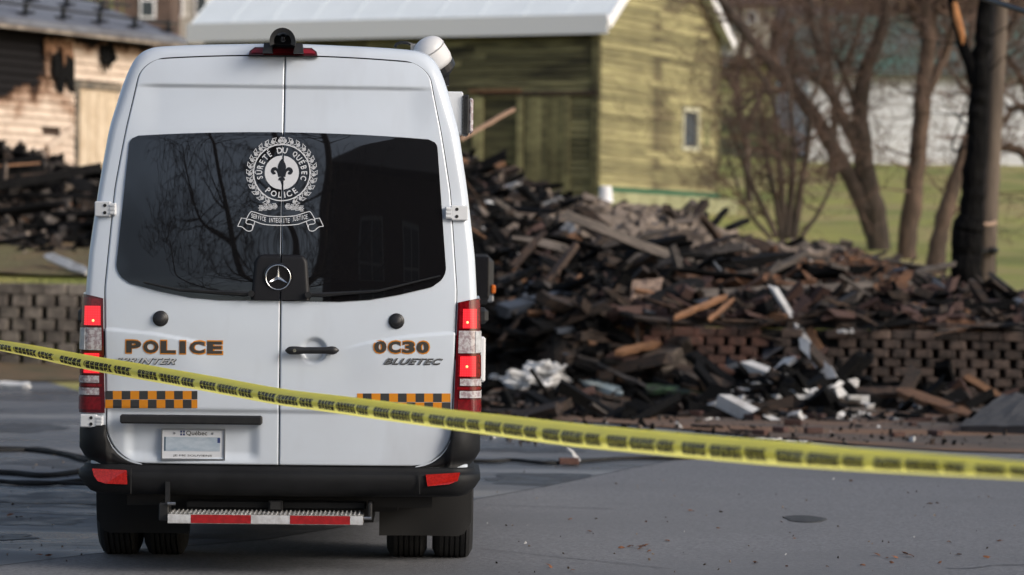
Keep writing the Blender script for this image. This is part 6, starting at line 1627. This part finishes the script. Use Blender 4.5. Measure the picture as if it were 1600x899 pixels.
tree('bare_tree', 'large bare tree with one limb leaning far left, in front of the white house', 'tree', 66, [
    ([(1372, 392), (1366, 330), (1352, 270), (1347, 220), (1344, 170), (1352, 110), (1378, 50), (1390, -20)], 19, 9),
    ([(1372, 385), (1345, 310), (1312, 250), (1275, 185), (1240, 140), (1205, 100), (1160, 45), (1120, -10)], 15, 7),
    ([(1352, 255), (1325, 200), (1300, 150), (1285, 100), (1270, 40), (1262, -20)], 11, 5),
    ([(1300, 150), (1260, 112), (1225, 118)], 6, 3), ([(1344, 190), (1320, 120), (1296, 70)], 6, 3), ([(1240, 140), (1180, 150), (1140, 200)], 5, 2)], M_bark, 3, twigs=12, tl=1.2)
tree('bare_tree', 'straight bare tree between the leaning tree and the burnt trunk', 'tree', 63, [
    ([(1416, 398), (1424, 330), (1434, 250), (1440, 180), (1446, 110), (1450, 50), (1440, -20)], 16, 11),
    ([(1446, 150), (1468, 105), (1486, 60), (1500, -20)], 9, 5), ([(1450, 60), (1425, 20), (1418, -20)], 7, 4), ([(1450, 70), (1462, 20), (1470, -20)], 7, 4)], M_bark2, 5, twigs=14, tl=1.1)
tree('bare_tree', 'short bare trunk leaning right just left of the burnt trunk', 'tree', 58, [
    ([(1462, 412), (1470, 360), (1484, 310), (1500, 260), (1520, 200), (1548, 150)], 15, 8)], M_bark2, 6, twigs=10, tl=.9)
tree('bare_tree', 'bare tree at the right edge behind the grey pole', 'tree', 64, [
    ([(1640, 380), (1628, 300), (1600, 240), (1560, 232), (1540, 250)], 13, 3), ([(1628, 300), (1615, 200), (1590, 165), (1552, 215)], 9, 3), ([(1615, 200), (1600, 130), (1560, 70), (1540, 40)], 7, 2), ([(1615, 180), (1640, 60), (1650, -20)], 7, 5)], M_bark2, 8, twigs=16, tl=1.0)
# shrub of many stems
tree('bare_shrub', 'many-stemmed bare shrub between the barn and the leaning tree', 'shrub', 61, [
    ([(1222, 372), (1214, 320), (1200, 260), (1192, 200), (1180, 140)], 6, 2), ([(1230, 374), (1236, 300), (1240, 240), (1236, 170), (1230, 110)], 7, 2), ([(1240, 374), (1250, 300), (1262, 230), (1268, 160), (1290, 100)], 7, 2),
    ([(1214, 372), (1190, 320), (1166, 270), (1150, 220), (1130, 170)], 5, 2), ([(1250, 374), (1280, 330), (1304, 280), (1312, 250)], 4, 1.5), ([(1226, 372), (1222, 300), (1216, 230), (1206, 150), (1170, 90)], 6, 2), ([(1205, 372), (1176, 340), (1156, 300), (1140, 250)], 4, 1.5)], M_bark, 12, twigs=10, tl=1.0, depth=3, from_=.3, side=6, kids=3)
tree('bare_tree', 'slender bare tree close behind the barn eave', 'tree', 84, [([(1170, 300), (1165, 220), (1150, 140), (1160, 60), (1150, -30)], 6, 3), ([(1165, 200), (1200, 120), (1225, 40), (1240, -30)], 5, 3), ([(1160, 160), (1130, 110), (1118, 60)], 4, 2)], M_bark, 15, twigs=22, tl=1.5, depth=3)
tree('bare_tree', 'bare tree in front of the grey-roofed white house', 'tree', 90, [([(1300, 250), (1304, 180), (1296, 100), (1290, 30), (1296, -40)], 7, 4), ([(1302, 170), (1330, 90), (1350, 10), (1362, -40)], 5, 3)], M_bark, 18, twigs=20, tl=1.7, depth=3)
tree('bare_tree', 'bare tree before the green roof of the long white house', 'tree', 88, [([(1520, 250), (1524, 180), (1512, 100), (1520, 20), (1515, -40)], 6, 4), ([(1522, 160), (1560, 90), (1590, 20), (1610, -30)], 5, 3), ([(1522, 160), (1480, 100), (1460, 30)], 4, 2)], M_bark, 21, twigs=18, tl=1.6, depth=3)
# bush thicket on the hill at the top: one mass
mb = MB(); rnd = random.Random(4)
for i in range(520):
    px = rnd.uniform(1120, 1640) if i % 5 else rnd.uniform(150, 360); Y = rnd.uniform(135, 210); p = at(px, rnd.uniform(-40, 60), Y); zt = T(p.x, Y)
    h = rnd.uniform(4, 8); mb.tube([(p.x, Y, zt-.3), (p.x+rnd.uniform(-.4, .4), Y, zt+h*.5), (p.x+rnd.uniform(-1, 1), Y, zt+h)], [.13, .09, .03], 4)
    for k in range(7): q = Vector((p.x, Y, zt+h*rnd.uniform(.3, .9))); grow(mb, q, Vector((rnd.uniform(-1, 1), rnd.uniform(-1, 1), .6)), 1.6, .05, 1, rnd, 3, .12, .6, 3, .02)
o = mb.build('far_woods', pm('far_brown_twigs', (.19, .125, .10), .95, (.12, .085, .07), .4)); tag(o, 'brown leafless woods on the hill beyond the houses', None, kind='stuff')
# --- burnt trunk with a fork and torn bare wood
e = empty('burnt_tree', at(1512, 458, 50)); b = e.location.copy(); tag(e, 'tall black burnt tree trunk forking near the top, at the right of the heap', 'tree')
def rel(px, py, dY=0): return at(px, py, 50+dY)-b
sc = 50/4976
mb = MB(); o, r = cat_([rel(1510, 480), rel(1510, 455), rel(1511, 400), rel(1512, 350), rel(1517, 345), rel(1520, 280), rel(1526, 200), rel(1530, 130), rel(1536, 60), rel(1543, 0), rel(1548, -60)], [24*sc, 24*sc, 24*sc, 25*sc, 20*sc, 18*sc, 16*sc, 15*sc, 13*sc, 11*sc, 10*sc], 6)
rnd = random.Random(2); o = [p+Vector((rnd.uniform(-1, 1), rnd.uniform(-1, 1), 0))*.03 for p in o]; mb.tube(o, r, 12); mb.build('trunk', M_burnt, e)
mb = MB(); o, r = cat_([rel(1524, 130), rel(1516, 100), rel(1504, 70), rel(1496, 35), rel(1488, 0), rel(1482, -50)], [11*sc, 10*sc, 9*sc, 8*sc, 8*sc, 7*sc], 5); mb.tube(o, r, 10); mb.build('limb', M_burnt, e)
mb = MB(); mb.tube([rel(1491, 4, -.07), rel(1496, 30, -.09), rel(1503, 55, -.09), rel(1504, 70, -.07)], [4*sc, 6*sc, 5*sc, 2*sc], 6); mb.build('bare_wood', pm('bare_heartwood', (.55, .24, .085), .7, (.38, .16, .06), 6), e)
mb = MB(); rnd = random.Random(8)
for (px, py, dx, dz) in ((1530, 120, .6, .3), (1516, 200, -.8, .2), (1540, 60, 1, .6), (1505, 70, -1, .1), (1512, 180, -.9, -.1)): grow(mb, rel(px, py), Vector((dx, rnd.uniform(-.5, .5), dz)), .55, .02, 2, rnd, 4, .1, .6, 2, .008)
o, r = cat_([rel(1512, 150), rel(1500, 190), rel(1488, 225), (rel(1492, 236)), rel(1510, 230)], [.012, .014, .016, .016, .012], 5); mb.tube(o, r, 5)
tw_ = mb.build('twigs', M_burnt, e); tw_['kind'] = 'stuff'
# --- weathered pole beside it, with collar and knob
e = empty('utility_pole', at(1543, 462, 51.0)); b = e.location.copy(); tag(e, 'weathered grey brown utility pole standing right against the burnt trunk', 'pole')
def rel(px, py, dY=0): return at(px, py, 51.0+dY)-b
sc = 51/4976; mb = MB(); o, r = cat_([rel(1540, 480), rel(1541, 420), rel(1544, 340), rel(1550, 240), rel(1556, 120), rel(1562, 0), rel(1568, -120), rel(1572, -240)], [15*sc, 15*sc, 15*sc, 14*sc, 14*sc, 13*sc, 12*sc, 12*sc], 5); r = [q*(1+.10*noise.noise(Vector((i_*.8, 4, 1)))) for i_, q in enumerate(r)]; mb.tube(o, r, 14); mb.build('shaft', M_poleg, e, smooth=True)
mb = MB(); mb.tube([rel(1514, 330, -.55), rel(1518, 343, -.6), rel(1530, 350, -.62), rel(1545, 351, -.5), rel(1556, 348, -.3)], .028, 8); mb.build('rope', pm('pale_rope', (.38, .26, .19), .9), e, smooth=True)
mb = MB(); mb.tube([rel(1522, 350, -.3), rel(1524, 380, -.3), rel(1528, 455, -.25)], [.05, .04, .03], 6); mb.build('torn_strip', M_poleg, e)
mb = MB(); mb.lathe([(.05, -.05), (.09, 0), (.05, .06)], Matrix.Translation(rel(1553, 392, -.2)), 10); mb.box(rel(1545, 392, -.1), (.25, .25, .06)); mb.build('bracket', M_black, e)
mb = MB(); mb.tube([rel(1556, 392, -.2), rel(1556, 425, -.2), rel(1552, 460, -.15)], .008, 5); mb.build('ground_wire', M_black, e)
# overhead cable near the camera
pa = at(1500, -14, 30); pb = at(1640, 31, 28.0); mb = MB(); d = pb-pa; pts = [pa+d*(-3+7*k/30)+Vector((0, 0, .012*((k-13)/6)**2)) for k in range(31)]; mb.tube(pts, .026, 8); o = mb.build('overhead_cable', M_black, smooth=True); tag(o, 'thick black overhead cable crossing the top right corner', 'cable')
# ------------------------------------------------------------------ police tape
M_tape = bpy.data.materials.new('barrier_tape'); M_tape.use_nodes = True
def tape_mat():
    nt = M_tape.node_tree; b = nt.nodes['Principled BSDF']; L = nt.links.new
    uv = node(nt, 'ShaderNodeUVMap'); sx = node(nt, 'ShaderNodeSeparateXYZ'); L(uv.outputs[0], sx.inputs[0])
    def m(op, a, b_=0.0, c=None):
        n = node(nt, 'ShaderNodeMath', operation=op)
        for i, v in enumerate((a, b_, c)):
            if v is None: continue
            if isinstance(v, (int, float)): n.inputs[i].default_value = v
            else: L(v, n.inputs[i])
        return n.outputs[0]
    U = sx.outputs[0]; V = sx.outputs[1]
    per = m('FRACT', m('DIVIDE', m('ADD', U, m('MULTIPLY', m('SINE', m('MULTIPLY', U, 1.7)), .05)), .62))
    slant_ = m('MULTIPLY', m('ABSOLUTE', m('SUBTRACT', V, .42)), .05)
    x = m('SUBTRACT', per, slant_)
    def band(lo, hi): return m('MULTIPLY', m('GREATER_THAN', x, lo), m('LESS_THAN', x, hi))
    words = m('MAXIMUM', m('MAXIMUM', band(.05, .33), band(.37, .70)), band(.74, .95))
    rows_ = m('MULTIPLY', m('GREATER_THAN', V, .14), m('LESS_THAN', V, .66))
    gap = m('GREATER_THAN', m('ABSOLUTE', m('SUBTRACT', V, .40)), .010)
    st = m('FRACT', m('MULTIPLY', per, 18)); nz = node(nt, 'ShaderNodeTexNoise'); nz.inputs['Scale'].default_value = 1.0; cb = node(nt, 'ShaderNodeCombineXYZ'); L(m('MULTIPLY', U, 60), cb.inputs[0]); L(m('MULTIPLY', V, 7), cb.inputs[1]); L(cb.outputs[0], nz.inputs['Vector']); nz.inputs['Detail'].default_value = 2
    letters = m('MULTIPLY', m('GREATER_THAN', st, .12), m('LESS_THAN', nz.outputs[0], .64))
    ink = m('MULTIPLY', m('MULTIPLY', words, rows_), m('MULTIPLY', letters, gap))
    mx = node(nt, 'ShaderNodeMix', data_type='RGBA'); L(ink, mx.inputs[0]); mx.inputs[6].default_value = (.94, .90, .26, 1); mx.inputs[7].default_value = (.035, .03, .018, 1); L(mx.outputs[2], b.inputs['Base Color'])
    b.inputs['Roughness'].default_value = .28; b.inputs['Specular IOR Level'].default_value = .6; b.inputs['Coat Weight'].default_value = .4; b.inputs['Coat Roughness'].default_value = .15
    # thin plastic lets some light through
    out = nt.nodes['Material Output']; tr = node(nt, 'ShaderNodeBsdfTranslucent'); L(mx.outputs[2], tr.inputs[0]); ms = node(nt, 'ShaderNodeMixShader'); ms.inputs[0].default_value = .60; L(b.outputs[0], ms.inputs[1]); L(tr.outputs[0], ms.inputs[2]); L(ms.outputs[0], out.inputs[0])
tape_mat()
TP = [(-1200, 440, 452, 18.6), (-260, 498, 510, 17.2), (-60, 524, 537, 16.4), (0, 532, 548, 16.0), (60, 541, 561, 15.7), (124, 554, 576, 15.42), (200, 566, 590, 15.2), (280, 580, 604, 14.85), (360, 594, 619, 14.4), (437, 609, 634, 14.0), (520, 618, 645, 13.5), (600, 628, 657, 12.9), (700, 641, 671, 12.2), (780, 649, 682, 11.7), (900, 663, 699, 11.0), (1000, 672, 708, 10.5), (1100, 681, 718, 10.0), (1200, 688, 727, 9.6), (1320, 700, 735, 9.1), (1450, 709, 742, 8.6), (1600, 722, 749, 8.1), (1750, 735, 757, 7.6), (2100, 755, 778, 6.8), (3200, 770, 800, 5.6)]
TPx = [t[0] for t in TP]
def tp(x):
    y0 = interp(x, TPx, [t[1] for t in TP]); y1 = interp(x, TPx, [t[2] for t in TP]); Yd = interp(x, TPx, [t[3] for t in TP]); return at(x, y0, Yd), at(x, y1, Yd)
mb = MB(); us = []; N = 800; K = 9; L_ = 0; prev = None
xs_ = np.linspace(-1200, 3200, N+1)
# smooth the control curve
tops = np.array([tuple(tp(x)[0]) for x in xs_]); bots = np.array([tuple(tp(x)[1]) for x in xs_]); ker = np.hanning(27); ker /= ker.sum()
def smo(A): return np.stack([np.convolve(np.pad(A[:, i], 15, mode='edge'), ker, 'valid') for i in range(3)], 1)
def smo2(A):
    P_ = np.pad(A, ((13, 13), (0, 0)), mode='reflect', reflect_type='odd'); return np.stack([np.convolve(P_[:, i], ker, 'valid') for i in range(3)], 1)
tops, bots = smo2(tops), smo2(bots); uvs = []
dirn = Vector(bots[-1]-bots[0]).normalized(); nrm = Vector((dirn.y, -dirn.x, 0)).normalized()
if nrm.y > 0: nrm = -nrm
for i in range(N+1):
    a, b = Vector(tops[i]), Vector(bots[i])
    if prev: L_ += (b-prev).length
    prev = b; w = (a-b).length; fold = .5+.5*math.sin(i*.020+1.2); rip = .007*noise.noise(Vector((L_*2.6, 0, 0)))+.004*noise.noise(Vector((L_*9, 3, 0)))
    for k in range(K+1):
        t = k/K; p = b.lerp(a, t)
        bulge = w*(.16*math.sin(PI*min(1, t*1.1)))-(w*.55*max(0, t-.55)**1.2*1.6)*(.6+.4*fold)+rip*math.sin(t*6)+.002*noise.noise(Vector((L_*14, t*5, 9)))
        mb.v.append(tuple(p+nrm*bulge)); uvs.append((L_, t))
for i in range(N):
    for k in range(K): mb.f.append((i*(K+1)+k, (i+1)*(K+1)+k, (i+1)*(K+1)+k+1, i*(K+1)+k+1)); mb.m.append(0)
# folded back flap of the tape behind its upper edge
o0 = len(mb.v)
for i in range(N+1):
    a, b = Vector(tops[i]), Vector(bots[i]); w = (a-b).length; base = Vector(mb.v[i*(K+1)+K])
    for k in range(4):
        t = k/3; mb.v.append(tuple(base.lerp(b.lerp(a, .35), t)-nrm*(.012*math.sin(PI*t)+.006*t)+Vector((0, 0, .006*math.sin(PI*t))))); uvs.append((uvs[i*(K+1)][0], .98-.1*t))
for i in range(N):
    for k in range(3): mb.f.append((o0+i*4+k, o0+(i+1)*4+k, o0+(i+1)*4+k+1, o0+i*4+k+1)); mb.m.append(0)
o = mb.build('barrier_tape', M_tape, smooth=True); uvl = o.data.uv_layers.new(name='UVMap')
idx = np.empty(len(o.data.loops), dtype=np.int32); o.data.loops.foreach_get('vertex_index', idx); uvl.data.foreach_set('uv', np.array(uvs, dtype=np.float32)[idx].ravel())
tag(o, 'yellow police barrier tape printed in black, stretched across in front of the van', 'tape')
# ------------------------------------------------------------------ what stands behind the camera and is mirrored in the van window
M_bh = pm('dark_red_brick_wall', (.07, .035, .03), .9, (.045, .025, .022), 4, bump=.3)
hb_ = empty('brick_house', (6.6, -8.0, 0)); tag(hb_, 'dark three storey brick house standing behind the photographer, seen only mirrored in the van window', 'house')
mb = MB(); mb.box((0, -5, 5.2), (13.2, 10, 10.4)); mb.build('wall', M_bh, hb_)
mb = MB(); P = [(-7.0, .5, 10.3), (7.0, .5, 10.3), (7.0, -10.5, 10.3), (-7.0, -10.5, 10.3), (-2.6, -5, 13.6), (2.6, -5, 13.6)]
mb.v = P; mb.f = [(0, 1, 5, 4), (1, 2, 5), (2, 3, 4, 5), (3, 0, 4), (3, 2, 1, 0)]; mb.m = [0]*5; mb.build('roof', pm('dark_slate', (.03, .03, .033), .7), hb_, recalc=True)
for fl_ in range(3):
    for wx in (-4.9, -2.4, 1.4, 4.4):
        z = 1.9+fl_*3.15; mb = MB(); mb.box((wx, .04, z), (1.25, .09, 1.9)); wi = mb.build('window', pm('dark_window_frame', (.30, .29, .27), .7), hb_)
        for a in (-1, 1):
            for b in (-1, 1): mb = MB(); mb.box((wx+a*.29, .09, z+b*.44), (.50, .02, .80)); mb.build('pane', pm('dim_pane', (.03, .032, .035), .1), wi)
mb = MB(); mb.box((.0, .05, 1.1), (1.0, .1, 2.2)); mb.build('door', pm('dark_door', (.05, .03, .02), .6), hb_)
rnd = random.Random(31); e = empty('mirrored_tree', (-1.5, -4.2, 0)); tag(e, 'bare spreading tree across the street, seen only mirrored in the van window', 'tree')
e.name = 'bare_tree'
tm = MB(); cr = MB()
LM = [([(0, 0, -.3), (0, 0, 2.2), (.3, .1, 4.2), (.7, 0, 6.0), (1.1, .1, 8.2), (1.0, 0, 10.5), (.6, 0, 13.5)], .23, .05), ([(.3, .1, 4.0), (-.7, .2, 5.6), (-1.4, 0, 7.4), (-2.2, .1, 9.4), (-2.7, 0, 11.6)], .14, .03),
      ([(.2, 0, 3.4), (-1.2, -.2, 4.4), (-2.3, -.1, 5.2), (-3.4, 0, 6.2), (-4.2, 0, 7.6)], .10, .02), ([(.7, 0, 6.4), (-.2, .4, 8.2), (-.6, .2, 10.4), (-1.0, 0, 12.5)], .11, .03), ([(.5, 0, 5.2), (1.4, .3, 6.0), (2.0, .2, 7.4)], .07, .02), ([(-1.4, 0, 7.4), (-2.7, .2, 8.0), (-3.6, 0, 9.4)], .06, .02)]
for pts, ra, rb in LM:
    o, r = cat_(pts, [ra+(rb-ra)*i/(len(pts)-1) for i in range(len(pts))], 5); tm.tube(o, r, 8)
    for k in range(22):
        i = rnd.randrange(int(len(o)*.3), len(o)); grow(cr, o[i], Vector((rnd.uniform(-1.2, .7), rnd.uniform(-.8, .8), rnd.uniform(-.4, .8))), rnd.uniform(.7, 1.5), min(r[i]*.5, .035), 3, rnd, 4, .08, .6, 3, .008)
tm.build('trunk', M_bark, e, smooth=True); cr.build('crown', M_bark, e)
